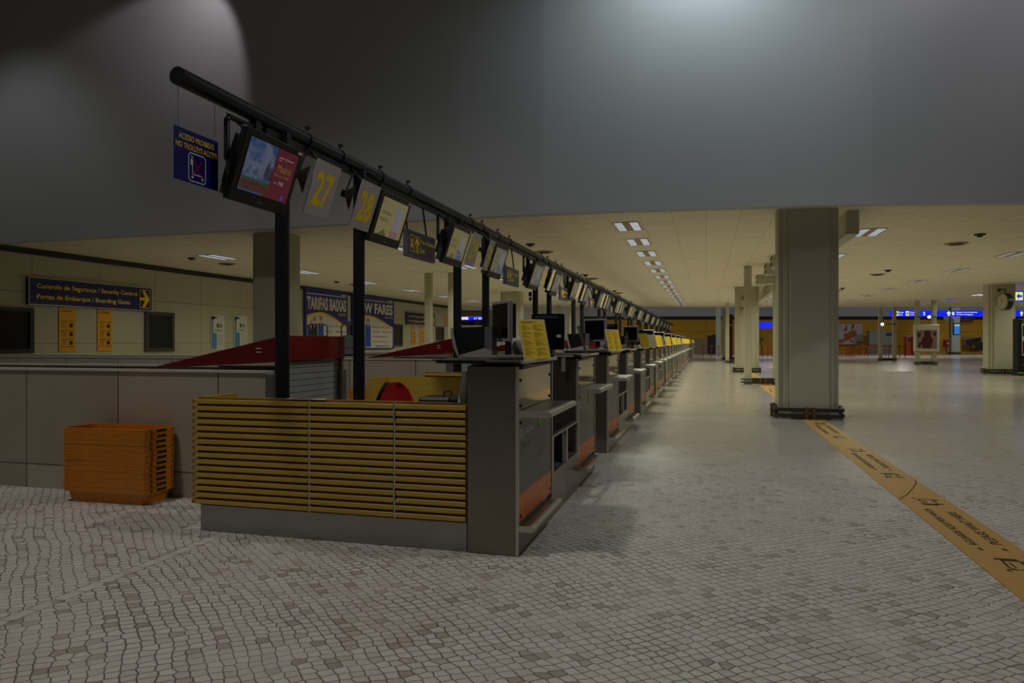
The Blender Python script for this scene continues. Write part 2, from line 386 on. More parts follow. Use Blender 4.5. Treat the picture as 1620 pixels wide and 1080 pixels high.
# ---------------------------------------------------------------- columns
def column(x, y, label, size=1.0):
    t = thing('column', label, 'column', (x, y, 0), 0, 'square columns of the hall')
    a, d = 0.30, 0.475
    # cross-shaped shaft: projecting centre faces, set-back corners
    q = []
    for s in range(4):
        r = Matrix.Rotation(s * PI / 2, 2)
        for p in ((-a, -d), (a, -d), (a + .02, -d + .07), (.375, -.40), (.40, -.375), (d - .07, -a - .02)):
            v = r @ Vector(p) * size; q.append((v.x, v.y))
    b = MB(); b.prism(q, 0, CEIL, beige_paint); b.build('shaft', None, t)
    for z0 in (0.03, 0.13):
        def ring(h, z):
            pts = []
            for s in range(4):
                for k in range(4):
                    an = s * PI / 2 - PI / 2 + (k / 3) * PI / 2 - PI / 4 + PI / 4
                    cx, cy = (h - .2) * math.copysign(1, math.cos(s * PI / 2 - PI / 4)), (h - .2) * math.copysign(1, math.sin(s * PI / 2 - PI / 4))
                    pts.append((cx + .2 * math.cos(an), cy + .2 * math.sin(an), z))
            return pts
        b = MB(); b.rings([ring(.56 * size, z0), ring(.56 * size, z0 + .06), ring(.52 * size, z0 + .06), ring(.52 * size, z0)], bumper_m, closed=True, smooth=False)
        b.build('bumper_rail', None, t)
    b = MB()
    for s in range(4):
        b.M = Matrix.Rotation(s * PI / 2, 4, 'Z'); b.box(-.09, -.03, -.575, -.47, 0, .20, brown_rust); b.box(.03, .09, -.575, -.47, 0, .20, brown_rust)
    b.build('rail_bracket', None, t)
    return t
def twin(x, y, label, poster=False):
    t = thing('twin_post', label, 'column', (x, y, 0), 0, 'paired square posts of the hall')
    for s in (-1, 1):
        b = MB(); b.box(s * .42 - .11, s * .42 + .11, -.11, .11, 0, CEIL, beige_paint, .01); b.build('post', None, t)
        for z0 in (.04, .13):
            b = MB(); b.tube([(s * .42 + .2 * math.cos(a), .2 * math.sin(a), z0 + .025) for a in [k * PI / 6 for k in range(12)]], .025, bumper_m, 6, closed=True); b.build('bumper_rail', None, t)
    b = MB(); b.box(-.30, .30, -.19, -.16, .02, .2, bumper_m); b.box(-.10, -.04, -.22, -.16, 0, .2, brown_rust); b.box(.05, .11, -.22, -.16, 0, .2, brown_rust); b.build('cross_guard', None, t)
    return t
column(1.67, 13.32, 'big square column nearest the camera, standing on the yellow floor strip')
column(-8.95, 13.6, 'big square column behind the first black post, left of the overhead rail', .86)
column(1.67, 32.0, 'square column behind the nearest twin posts on the right of the desks')
column(11.5, 33.3, 'square column at the right edge carrying the round clock')
column(-8.75, 32.3, 'square column rising behind the first monitors of the desk row')
twin(1.65, 23.0, 'cream twin posts half hidden behind the nearest big right column')
twin(1.65, 44.6, 'cream twin posts left of the second column in the nearest right-hand row')
twin(1.65, 53.2, 'farthest cream twin posts in the nearest right-hand row, beside green lights')
twin(11.82, 44.6, 'cream twin posts carrying a framed maroon picture')
twin(11.75, 53.0, 'cream twin posts in front of the orange queue barriers, left of the framed picture')
twin(-8.62, 22.6, 'cream twin posts seen between the second and third black posts on the left')
twin(-8.62, 44.6, 'cream twin posts behind the black terminal of the first desk pair')
b = MB(); 
t = thing('column', 'pale column carrying a small blue flight screen before the far wall', 'column', pt(1510, 540, 72).xy.to_3d())
b.box(-.4, .4, -.4, .4, 0, 6.55, mat('pale_column', (124, 132, 130), 0.5), .05); b.build('shaft', None, t)
MB().box(-.45, .45, -.45, .45, 0, .25, bumper_m).build('base_guard', None, t)
t = thing('column', 'pale column ending the row right of the far yellow wall, beside green light strips', 'column', pt(1136.5, 540, 66).xy.to_3d())
MB().box(-.22, .22, -.3, .3, 0, 6.55, mat('pale_column', (176, 182, 178)), .03).build('shaft', None, t)
for dx in (.42, ):
    MB().cyl((dx, -.3, 2.3), (dx, -.3, 3.85), .05, glow('green_tube', (150, 190, 130), 1.0), 8).build('light_strip', None, t)
t = thing('red_advert_panel', 'tall narrow dark red panel between the far twin posts and the second column', 'panel', pt(1155.5, 540, 58).xy.to_3d())
MB().box(-.16, .16, -.05, .05, 0.0, 3.5, mat('dark_red_panel', (84, 20, 16), .5)).build('board', None, t)
MB().box(-.06, .1, -.06, -.05, 2.6, 2.66, white_ink).build('marking', None, t)

# ---------------------------------------------------------------- yellow floor strip with writing
tape_m = mat('yellow_floor_strip', (190, 148, 80), 0.5, 0, 0.08, 14)
b = MB(); b.box(1.53, 1.90, 1.9, 34.0, 0.0, 0.004, tape_m)
o = b.build('floor_strip'); tag(o, 'long yellow waiting strip printed with black words across the cobbled floor', 'floor marking')
def trolley_icon(mb, x, y, s, flip):
    f = -1 if flip else 1
    P = lambda pts: [(x + a * s * f, y + c * s) for a, c in pts]
    mb.line(P([(-.5, .25), (-.42, .32), (-.34, .25), (-.34, -.2), (.35, -.2), (.35, .16), (-.2, .2), (-.34, .1)]), .012, black_ink)
    mb.line(P([(-.2, .06), (.2, .06)]), .010, black_ink); mb.line(P([(.42, -.22), (.42, .3)]), .016, black_ink); mb.line(P([(.5, -.2), (.5, .25)]), .012, black_ink)
    mb.disc(*P([(-.25, -.3)])[0], .02, .02, black_ink, n=10); mb.disc(*P([(.3, -.3)])[0], .02, .02, black_ink, n=10)
for i in range(11):
    y = 5.68 + 2.87 * (i - 1)
    if 12.4 < y < 14.3: continue
    mb = MB(frame((1.53, y, 0.0052), (0, 1, 0), (-1, 0, 0)))     # x along the hall, y towards the desks
    mb.text('AGUARDE AQUI POR FAVOR', -.52, -.155, 1.04, .062, black_ink, .012)
    mb.text('PLEASE WAIT HERE', -.46, -.295, .92, .062, black_ink, .012)
    mb.line([(-.62, -.13), (-.57, -.12)], .02, black_ink); mb.line([(-.60, -.27), (-.55, -.26)], .02, black_ink)
    q = mb.build('lettering', None, o)
    for xx, fl_ in ((-.92, False), (.80, True)):
        mb = MB(frame((1.53, y, 0.0052), (0, 1, 0), (-1, 0, 0))); trolley_icon(mb, xx, -.2, .26, fl_); mb.build('trolley_pictogram', None, o)
b = MB(); b.tube([(1.53, 6.50, .004), (1.64, 6.72, .004), (1.76, 7.02, .004), (1.86, 7.30, .004), (1.90, 7.50, .004)], .004, black_ink, 5); b.build('seam', None, o)

# ---------------------------------------------------------------- ceiling fittings
lamp_face = glow('louvre_lamp_face', (158, 168, 180), 1.0)
lamp_dim = glow('louvre_lamp_face_dim', (128, 130, 126), 1.0)
lamp_trim = mat('lamp_trim', (150, 120, 88), 0.5)
CL = None
def ceiling_light(x, y, label, grp, power, face, col=(1.0, 0.86, 0.62), spread=150, w=.50):
    global CL
    t = thing('ceiling_light', label, 'light', (x, y, CEIL), 0, grp)
    b = MB(); b.box(-w / 2, w / 2, -.55, .55, -.012, .0, lamp_trim); b.build('frame', None, t)
    for s in (-1, 1):
        b = MB(); b.box(s * w * .3 - w * .15, s * w * .3 + w * .15, -.5, .5, -.02, -.012, face)
        for k in range(7): b.box(s * w * .3 - w * .15, s * w * .3 + w * .15, -.47 + k * .155, -.46 + k * .155, -.024, -.02, lamp_trim)
        b.build('louvre', None, t)
    if power:
        a = area_lamp('ceiling_lamp', (x, y, CEIL - .035), w, 1.0, power, col, spread)
    return t
W = (0.96, 0.97, 0.76)
for i in range(15):
    ceiling_light(-1.5, 14.4 + 2.3 * i, ORD[i] + ' twin ceiling light from the camera in the long line right of the rail', 'ceiling lights in the long line', 42, lamp_face, W)
for x, y0, n, face, pw, where in ((3.3, 16.5, 8, lamp_face, 34, 'just right of the nearest big column'), (7.8, 21.7, 6, lamp_dim, 40, 'over the open floor at right'),
                                  (-7.15, 16.5, 7, lamp_face, 34, 'seen behind the hanging screens'), (-12.8, 16.7, 7, lamp_face, 28, 'near the left wall')):
    for i in range(n):
        y = y0 + 4.4 * i
        ceiling_light(x, y, ORD[i] + ' ceiling light from the camera in the line ' + where, 'ceiling lights ' + where, pw, face, W)
ceiling_light(13.0, 40, 'bright white ceiling light left of the clock column', None, 26, glow('louvre_lamp_bright', (235, 235, 240), 1.2), W)
ceiling_light(13.0, 44.5, 'bluish lit ceiling light above the long blue sign', None, 22, glow('louvre_lamp_blue', (90, 90, 215), 1.2), W)
ceiling_light(12.9, 48.5, 'dull ceiling light above the framed picture posts', None, 18, lamp_dim, W)
for x, y in ((13, 24), (13, 31), (19, 30), (19, 40), (19, 50)):
    area_lamp('ceiling_lamp', (x, y, CEIL - .03), .5, 1.0, 46, W, 150)
dk = mat('dark_ceiling_fitting', (70, 62, 50), 0.6)
n = 0
for x, y0, nm in ((-4.0, 16.4, 'above the hanging screens'), (5.65, 17.4, 'at right of the big column'), (-13.65, 16.7, 'near the left wall')):
    for i in range(3 if x > -10 else 2):
        y = y0 + 8 * i
        t = thing('smoke_detector', ORD[i] + ' dark round detector from the camera on the ceiling ' + nm, 'detector', (x, y, CEIL), 0, 'smoke detectors')
        MB().cyl((0, 0, 0), (0, 0, -.03), .11, dk, 14).build('base', None, t); MB().cyl((0, 0, -.03), (0, 0, -.07), .075, black, 14, .04).build('sensor', None, t)
        t = thing('ceiling_diffuser', ORD[i] + ' round air diffuser from the camera on the ceiling ' + nm, 'diffuser', (x, y + 1.5, CEIL), 0, 'air diffusers')
        MB().cyl((0, 0, 0), (0, 0, -.025), .26, mat('diffuser_tan', (140, 118, 88), .6), 20, .22).build('ring', None, t); MB().cyl((0, 0, -.025), (0, 0, -.045), .15, dk, 20).build('cone', None, t)
t = thing('ceiling_beam_box', 'long boxed beam running under the ceiling behind the nearest big column', 'beam', (2.49, 13.7, 3.19))
MB().box(-.10, .10, 0, 22, 0, .409, beige_paint).build('casing', None, t)
for y, lab in ((20.2, 'boxed air outlet under the ceiling, partly behind the nearest big column'), (22.3, 'boxed air outlet above the near twin posts with black louvred end'), (26.0, 'farthest boxed air outlet under the ceiling, right behind the near twin posts')):
    t = thing('air_outlet_box', lab, 'air outlet', (1.70, y, 3.28), 0)
    MB().box(0, .68, 0, .55, 0, .318, beige_paint).build('casing', None, t)
    b = MB(); b.box(-.02, -.002, 0, .55, .22, .27, black); b.box(-.02, -.002, 0, .55, .06, .11, black); b.build('louvre', None, t)

# ---------------------------------------------------------------- low stone walls and baggage hoods
stone = grid_material('stone_panels', (176, 168, 150), (80, 74, 62), 1.0, 0.845, 0.006, 0.5, 0.05, 0.0, 'XZ', (158, 148, 130), shift=(0.45, 0.635))
coping = mat('stone_coping', (196, 190, 176), 0.4, 0, 0.04)
plinth_g = mat('grey_metal_post', (110, 112, 110), 0.45, 0.5)
Y0 = [4.185, 8.33, 12.75, 16.8, 21.15]
while len(Y0) < 15: Y0.append(Y0[-1] + 4.27)
for k in range(4):
    yw = Y0[k] + .865; yb = yw + 1.08
    x0 = (-19.0, -15.9, -10.0, -8.0)[k]
    for yy, w in ((yw, 'front'), (yb, 'rear')):
        t = thing('stone_wall', 'low stone-panelled wall, %s one from the camera, ending at a red hood' % ORD[2 * k + (w == 'rear')], 'wall', (-3.42, yy, 0), 0, 'low stone walls')
        b = MB(); b.box(x0 + 3.42, 0, 0, .11, 0, 1.045, stone); b.build('panels', None, t)
        b = MB(); b.box(x0 + 3.42, 0.0, -.015, .125, 1.045, 1.062, coping); b.build('coping', None, t)
        b = MB(); b.box(0, .07, -.01, .12, 0, 1.03, plinth_g); b.build('end_post', None, t)
for k in range(6):
    yh = Y0[k] + .99
    t = thing('baggage_hood', '%s from the camera of the sloping red baggage hoods with a closed grey shutter' % ORD[k], 'hood', (-3.35, yh, 0), 0, 'red baggage hoods')
    b = MB(); b.M = frame((0, 0, 0), (1, 0, 0), (0, 0, 1))
    b.M = Matrix(((1, 0, 0, 0), (0, 0, 1, 0), (0, 1, 0, 0), (0, 0, 0, 1)))
    b.prism([(-1.34, 1.063), (0, 1.14), (0, 1.345), (-.02, 1.345)], 0, 1.0, red_panel); b.build('hood', None, t)
    b = MB(); b.box(.0, .018, -.01, 1.01, 1.14, 1.348, mat('red_fascia_lit', (130, 4, 2), .35, 0, .1, 2)); b.build('fascia', None, t)  # brighter red than the hood: the light on this side is in the colour
    b = MB()
    for j in range(21): b.box(-.05, -.02 + 0.0, .04, .97, .02 + j * .053, .068 + j * .053, shutter_m); b.box(-.052, -.028, .04, .97, .066 + j * .053, .074 + j * .053, black)
    b.build('shutter', None, t)
    for yy in (0.0, .97):
        b = MB(); b.box(-.06, .005, yy, yy + .04, 0, 1.14, plinth_g); b.build('guide', None, t)
    b = MB(); b.box(-.25, -.2, -.003, 0, 1.24, 1.245, white_ink); b.box(-.25, -.2, -.003, 0, 1.21, 1.215, white_ink); b.build('screw', None, t)

# ---------------------------------------------------------------- things on the left wall (X = -16.1)
XW = -16.09
def wall_rect(u0, v0, u1, v1):      # u0,v0 top left; bottom read at the left edge
    a = on_x(u0, v0, -16.1); c = on_x(u0, v1, -16.1); d = on_x(u1, v0, -16.1)
    return a.y, d.y, c.z, a.z
def on_wall(name, label, cat, y0, y1, z0, z1, group=None, dep=.02):
    t = thing(name, label, cat, (XW, y0, z0), 0, group)
    return t, y1 - y0, z1 - z0, Matrix(((0, 0, 1, dep + .002), (1, 0, 0, 0), (0, 1, 0, 0), (0, 0, 0, 1)))
def big_sign(u0, v0, u1, v1, label):
    y0, y1, z0, z1 = wall_rect(u0, v0, u1, v1)
    t, w, h, M = on_wall('direction_sign', label, 'sign', y0, y1, z0, z1, dep=.08)
    bd = MB().box(-.01, .08, 0, w, 0, h, blue_sign).build('board', None, t)
    b = MB(M); b.quad(0, 0, w, .02, light_metal); b.quad(0, h - .02, w, h, light_metal); b.quad(0, 0, .02, h, light_metal); b.quad(w - .02, 0, w, h, light_metal); b.build('border', None, t)
    b = MB(M); b.text('Controlo de Segurança / Security Control', w * .055, h * .56, w * .80, h * .22, yellow_ink, .014)
    b.text('Portas de Embarque / Boarding Gates', w * .055, h * .18, w * .735, h * .22, yellow_ink, .014); b.build('lettering', None, bd)
    b = MB(M); x, y, s = w * .882, h * .12, w * .095; H = h * .76
    b.line([(x, y), (x + s, y), (x + s, y + H), (x, y + H), (x, y)], .015, yellow_ink)
    b.poly([(x, y + H * .42), (x + s * .5, y + H * .42), (x + s * .22, y + H * .04), (x + s * .5, y + H * .04), (x + s * .96, y + H * .5), (x + s * .5, y + H * .96), (x + s * .22, y + H * .96), (x + s * .5, y + H * .58), (x, y + H * .58)], yellow_ink)
    b.build('arrow', None, bd)
big_sign(40.8, 437, 236.8, 481.5, 'long navy sign with yellow boarding gates text and arrow on the left wall')
big_sign(641, 493, 686.5, 513, 'farther navy sign with yellow text and arrow, right of the poster pair')
def notice(u0, v0, u1, v1, label):
    y0, y1, z0, z1 = wall_rect(u0, v0, u1, v1)
    t, w, h, M = on_wall('yellow_notice', label, 'notice', y0, y1, z0, z1, 'tall yellow notices on the left wall', .015)
    sh = MB().box(0, .015, 0, w, 0, h, mat('amber_paper', (226, 160, 18), .55, 0, .04)).build('sheet', None, t)
    b = MB(M)
    for a, c, d in ((.93, .1, .7), (.90, .1, .8), (.68, .1, .9), (.47, .1, .9), (.27, .1, .9), (.10, .06, .94)): b.quad(w * c, h * a, w * d, h * (a + .012), black_ink)
    for r in range(3):
        for q in range(4): b.quad(w * .14, h * (.64 - r * .2 - q * .03), w * .45, h * (.648 - r * .2 - q * .03), black_ink)
        b.quad(w * .62, h * (.55 - r * .2), w * .82, h * (.64 - r * .2), black_ink)
    b.text('BOARD', w * .55, h * .035, w * .3, h * .03, black_ink, .02) if False else None
    b.build('printing', None, sh)
notice(92.3, 485.5, 118.5, 556, 'tall yellow notice under the near navy sign, left one')
notice(153.3, 488.5, 176.6, 555, 'tall yellow notice under the near navy sign, right one')
notice(650.5, 515, 657, 546, 'tall yellow notice under the farther navy sign, left one')
notice(664.3, 515, 670.5, 545, 'tall yellow notice under the farther navy sign, right one')
notice(703.6, 497, 707.5, 517, 'short yellow notice at the far end of the left wall')
def window(u0, v0, u1, v1, nm, dark):
    y0, y1, z0, z1 = wall_rect(u0, v0, u1, v1)
    w, h = y1 - y0, z1 - z0
    r = bpy.data.objects.new(nm, None); C.objects.link(r); r.location = (XW, y0, z0); struct(r)
    MB().box(0, .012, .1, w - .1, .1, h - .1, dark_glass if dark else mat('office_window_glass', (52, 54, 52), 0.08)).build('pane', None, r)
    b = MB(); fm = black if dark else mat('dark_window_frame', (60, 60, 58), .5)
    b.box(0, .05, 0, w, 0, .1, fm); b.box(0, .05, 0, w, h - .1, h, fm); b.box(0, .05, 0, .12, .1, h - .1, fm); b.box(0, .05, w - .12, w, .1, h - .1, fm); b.build('frame', None, r)
window(-60, 482, 51.5, 560, 'window_1', True)
window(228, 492.5, 274, 556, 'window_2', False)
window(547.5, 508, 561, 549, 'window_3', False)
window(620.5, 512, 636, 548, 'window_4', False)
window(689.5, 516, 701.5, 539, 'window_5', False)
def small_poster(u0, v0, u1, v1, label):
    y0, y1, z0, z1 = wall_rect(u0, v0, u1, v1)
    t, w, h, M = on_wall('wall_poster', label, 'poster', y0, y1, z0, z1, None, .02)
    MB().box(0, .02, 0, w, 0, h, paper_white).build('sheet', None, t)
    b = MB(M); b.quad(w * .04, h * .03, w * .42, h * .95, mat('sky_blue_ink', (70, 130, 170), .5)); b.quad(w * .05, h * .86, w * .3, h * .96, blue_sign); b.build('blue_stripe', None, t)
    b = MB(M); b.quad(w * .16, h * .48, w * .84, h * .90, paper_white, .001)
    for q, c in enumerate((yellow_ink, blue_sign, green_ink, mat('sky_blue_ink', (70, 130, 170)))):
        x = w * (.26 + q * .13); b.poly([(x, h * .70), (x + w * .09, h * .80), (x + w * .18, h * .66), (x + w * .12, h * .63)], c, .002 + q * .0004)
    b.quad(w * .25, h * .54, w * .8, h * .555, black_ink, .002); b.quad(w * .3, h * .58, w * .8, h * .59, grey_ink, .002)
    for q in range(7): b.quad(w * .5, h * (.42 - q * .05), w * .9, h * (.43 - q * .05), mat('pale_print', (140, 140, 140)), .002)
    b.build('printing', None, t)
small_poster(332.5, 498, 354, 553.5, 'white and blue information poster on the left wall, nearer one')
small_poster(369.5, 499, 390, 550.5, 'white and blue information poster on the left wall, farther one')
def fare_poster(u0, v0, u1, v1, title, sub, cities, label):
    y0, y1, z0, z1 = wall_rect(u0, v0, u1, v1)
    z1 = min(z1, 3.58)
    t, w, h, M = on_wall('fare_poster', label, 'poster', y0, y1, z0, z1, None, .08)
    bd = MB().box(0, .08, 0, w, 0, h, mat('royal_blue_board', (24, 32, 120), .4, 0, .04)).build('board', None, t)
    def arc(off, n=16):
        pts = []
        for i in range(n + 1):
            s = i / n; pts.append((w * (.04 + .92 * s), h * (.50 + off + .10 * math.sin(PI * min(1, s * .95 + .12)) - .16 * max(0, s - .35))))
        return pts
    b = MB(M); b.poly([(w * .04, h * .04)] + [(w * .96, h * .04)] + arc(.035)[::-1], mat('poster_yellow', (226, 190, 20), .4)); b.build('yellow_arc', None, bd)
    b = MB(M); top = arc(.0); b.poly([(w * .04, h * .10), (w * .30, h * .03), (w * .93, h * .02), (w * .96, h * .06)] + top[::-1], paper_white, .002); b.build('white_field', None, bd)
    b = MB(M); b.text(title, w * .04, h * .66, w * .92, h * .20, mat('poster_lettering', (222, 216, 204), .5), .035)
    b.line([(w * .04, h * .905), (w * .96, h * .905)], .03, white_ink); b.quad(w * .84, h * .925, w * .96, h * .94, white_ink)
    b.text(sub, w * .76, h * .59, w * .20, h * .035, mat('poster_yellow', (226, 190, 20)), .012); b.build('title', None, bd)
    b = MB(M)
    skin = mat('printed_skin', (190, 140, 110)); 
    for q, (hx, hy, col, hair) in enumerate(((.12, .47, blue_sign, yellow_paper), (.20, .50, black_ink, black_ink), (.34, .52, mat('uniform_blue', (32, 66, 170)), grey_ink))):
        b.poly([(w * (hx - .07), h * .05), (w * (hx - .06), h * (hy - .08)), (w * (hx - .02), h * (hy - .05)), (w * (hx + .02), h * (hy - .05)), (w * (hx + .06), h * (hy - .08)), (w * (hx + .07), h * .05)], col, .004 + q * .001)
        b.disc(w * hx, h * (hy + .008), w * .032, h * .036, hair, .005 + q * .001, 12); b.disc(w * hx, h * hy, w * .026, h * .030, skin, .006 + q * .001, 12)
        b.poly([(w * (hx - .012), h * (hy - .05)), (w * (hx + .012), h * (hy - .05)), (w * hx, h * (hy - .13))], white_ink, .0065 + q * .001)
    b.build('printed_figures', None, bd)
    b = MB(M)
    for i, ct in enumerate(cities):
        x = w * (.50 if i < 4 else .74); y = h * (.40 - .09 * (i % 4))
        b.quad(x - w * .05, y, x - w * .01, y + h * .03, red_ink, .004); b.quad(x - w * .05, y - h * .01, x - w * .02, y + h * .01, yellow_ink, .005)
        b.text(ct, x, y, w * .0205 * len(ct), h * .026, mat('navy_print', (40, 44, 90)), .01, .004)
    b.text('BOOK AT OUR WEBSITE', w * .52, h * .045, w * .36, h * .02, mat('navy_print', (40, 44, 90)), .0, .004) if False else b.quad(w * .52, h * .05, w * .86, h * .066, mat('navy_print', (40, 44, 90)), .004)
    b.build('city_list', None, bd)
fare_poster(479.5, 449.5, 547.5, 557.5, 'TARIFAS BAIXAS', 'DESDE', ['BRUXELAS', 'DUBLIN', 'FRANKFURT', 'LIVERPOOL', 'LONDRES', 'MANCHESTER', 'PARIS', 'PORTO'], 'blue poster reading TARIFAS BAIXAS above printed uniformed figures')
fare_poster(555, 461.5, 621, 553, 'LOW FARES', 'FROM', ['BRUSSELS', 'DUBLIN', 'FRANKFURT', 'LIVERPOOL', 'LONDON', 'MANCHESTER', 'PARIS', 'PORTO'], 'blue poster reading LOW FARES partly behind the second black post')

# baggage-size frames
def sizer(u, z, label):
    p = pt(u, 540, z)
    t = thing('cabin_bag_gauge', label, 'bag gauge', (p.x, p.y, 0), YAW * .3, 'cabin bag gauges')
    h = EYE + 27 * z / F; w = .20
    pts = [(-w, 0, 0), (-w, 0, h - .06), (-w + .02, 0, h - .02), (-w + .06, 0, h), (w - .06, 0, h), (w - .02, 0, h - .02), (w, 0, h - .06), (w, 0, 0)]
    MB().tube(pts, .014, plinth_g, 8).build('tube_frame', None, t)
    MB().box(-w + .02, w - .02, -.01, .01, .70, h - .20, mat('gauge_panel', (118, 124, 122), .5)).build('panel', None, t)
    gr = mat('airline_green', (30, 130, 70), .5)
    b = MB(frame((0, -.012, h - .33), (1, 0, 0), (0, 0, 1))); b.disc(-.13, .04, .03, .035, gr); b.text('transavia', -.085, .015, .25, .05, gr, .01); b.build('logo', None, t)
    b = MB(frame((0, -.012, 0), (1, 0, 0), (0, 0, 1))); b.text('Hand luggage', -.15, h - .45, .30, .04, mat('navy_print', (40, 44, 90)), .01); b.text('Bagagem de mão', -.15, h - .52, .30, .035, mat('pale_print', (140, 140, 140)), .0)
    b.quad(-.16, .72, .16, h - .55, blue_sign); b.text('1 piece, 10 kg', -.12, h - .63, .24, .035, white_ink, .0, .002); b.text('1 peça, 10 kg', -.08, h - .70, .18, .028, white_ink, .0, .002); b.disc(-.0, .78, .035, .04, white_ink, .002); b.build('printing', None, t)
    b = MB(); b.box(-w, w, -.2, .2, 0, .03, plinth_g); b.box(-w, w, -.2, -.17, 0, .5, plinth_g); b.build('base', None, t)
sizer(501.5, 13.0, 'tubular cabin bag gauge with green logo, in front of TARIFAS BAIXAS poster')
sizer(556, 13.2, 'tubular cabin bag gauge with green logo, half behind the second black post')

# ================================================================ FAR END OF THE HALL
def far(name, label, cat, u, z, group=None):
    p = pt(u, 540, z)
    return thing(name, label, cat, (p.x, p.y, 0), YAW, group), z / F
def fr(t):  # local frame of a far thing: x right, y up
    return frame((0, 0, 0), (1, 0, 0), (0, 0, 1))
ltb = glow('lit_sign_blue', (18, 36, 235), 1.0); ltw = glow('lit_sign_white', (225, 230, 240), 1.0); lty = glow('lit_sign_yellow', (232, 232, 120), 1.0)
def hang_sign(label, u0, u1, v0, v1, z, marks, cat='sign', name='illuminated_sign'):
    um = (u0 + u1) / 2; t, k = far(name, label, cat, um, z)
    w = (u1 - u0) * k; z0 = EYE + (540 - v1) * k; z1 = EYE + (540 - v0) * k; h = z1 - z0
    lb = MB().box(-w / 2, w / 2, -.08, .08, z0, z1, ltb, 0.0).build('light_box', None, t)
    b = MB(frame((-w / 2, -.085, z0), (1, 0, 0), (0, 0, 1)))
    for kind, u, wid, s in marks:
        x = (u - u0) * k; wd = wid * k
        if kind == 't': b.text(s[0], x, h * .55, wd, h * .26, ltw, .01); b.text(s[1], x, h * .18, wd * .8, h * .26, ltw, .01)
        if kind == 'n': b.text(s, x, h * .22, wd, h * .55, ltw, .02)
        if kind == 'a':
            b.quad(x, h * .12, x + wd, h * .88, lty)
            b.poly([(x + wd * .15, h * .5), (x + wd * .5, h * .8), (x + wd * .5, h * .6), (x + wd * .9, h * .6), (x + wd * .9, h * .4), (x + wd * .5, h * .4), (x + wd * .5, h * .2)], ltb, .004)
        if kind == 'u':
            b.poly([(x + wd * .5, h * .92), (x, h * .5), (x + wd * .3, h * .5), (x + wd * .3, h * .1), (x + wd * .7, h * .1), (x + wd * .7, h * .5), (x + wd, h * .5)], lty)
        if kind == 'w': b.quad(x, h * .1, x + wd, h * .9, ltw)
    if marks: b.build('lettering', None, lb)
    b = MB()
    for s in (-.45, .45): b.cyl((s * w, 0, z1), (s * w, 0, 6.6 if z > 48 else CEIL), .015, black_metal, 6)
    b.build('hanger', None, t)
hang_sign('very long lit blue sign hanging across the far hall above the framed picture', 1407.5, 1618, 491, 500.4, 58,
          [('a', 1415, 5, None), ('t', 1420.5, 8, ('Portas', 'Gates')), ('a', 1432, 5.5, None), ('t', 1439, 11, ('Check-in', 'Check-in')), ('n', 1459, 4, '2'), ('u', 1496, 8, None), ('n', 1505, 4, 'i'),
           ('t', 1512, 33, ('Bagagem não acompanhada', 'Outsize Baggage')), ('u', 1612, 6, None)])
hang_sign('nearer lit blue sign with a pale arrow beside the clock', 1596, 1640, 460, 477, 29.5, [('a', 1604, 12, None), ('n', 1618, 9, '2')])
hang_sign('small lit blue and white sign seen between the third and fourth black posts', 729, 764, 501, 506, 62, [('w', 729, 12, None), ('n', 750, 5, '27'), ('n', 757, 6, 'B')])
hang_sign('plain glowing blue board left of the nearest big column', 1198, 1221, 509, 519, 74, [], 'screen', 'blue_display')
t, k = far('navy_sign_board', 'unlit navy board with faint yellow words below the small lit sign', 'sign', 746, 60)
MB().box(-18 * k, 18 * k, -.05, .05, EYE + 25.5 * k, EYE + 34 * k, dark_navy).build('board', None, t)
for s_ in (-17, 17): MB().cyl((s_ * k, 0, EYE + 34 * k), (s_ * k, 0, 6.6), .02, black, 6).build('hanger', None, t)
b = MB(frame((0, -.055, EYE + 25.5 * k), (1, 0, 0), (0, 0, 1))); b.text('Segurança', -14 * k, 5 * k, 12 * k, 2 * k, yellow_ink, .01); b.text('Partidas', 5 * k, 5 * k, 8 * k, 2 * k, yellow_ink, .01); b.text('Portas', 5 * k, 1.5 * k, 6 * k, 2 * k, yellow_ink, .01); b.build('lettering', None, t)
t, k = far('olive_fascia', 'olive green fascia band above the small lit sign at the far left', 'fascia', 746, 64)
MB().box(-20 * k, 20 * k, -.05, .05, EYE + 40 * k, EYE + 47.5 * k, mat('olive_band', (112, 108, 30), .6)).build('band', None, t); MB().box(-20 * k, 20 * k, -.06, .05, EYE + 47.5 * k, EYE + 49 * k, black).build('cap', None, t)
for s_ in (-18, 18): MB().cyl((s_ * k, 0, EYE + 49 * k), (s_ * k, 0, 6.6), .02, black, 6).build('hanger', None, t)
t, k = far('glass_door', 'pale greenish glass door left of the first desk monitor, far away', 'door', 777, 62)
MB().box(-3.4 * k, 3.4 * k, -.03, .03, 0, EYE + 50 * k, mat('pale_green_glass', (150, 170, 160), .2)).build('leaf', None, t); MB().box(-3.8 * k, -3.2 * k, -.05, .05, 0, EYE + 52 * k, plinth_g).build('frame', None, t)
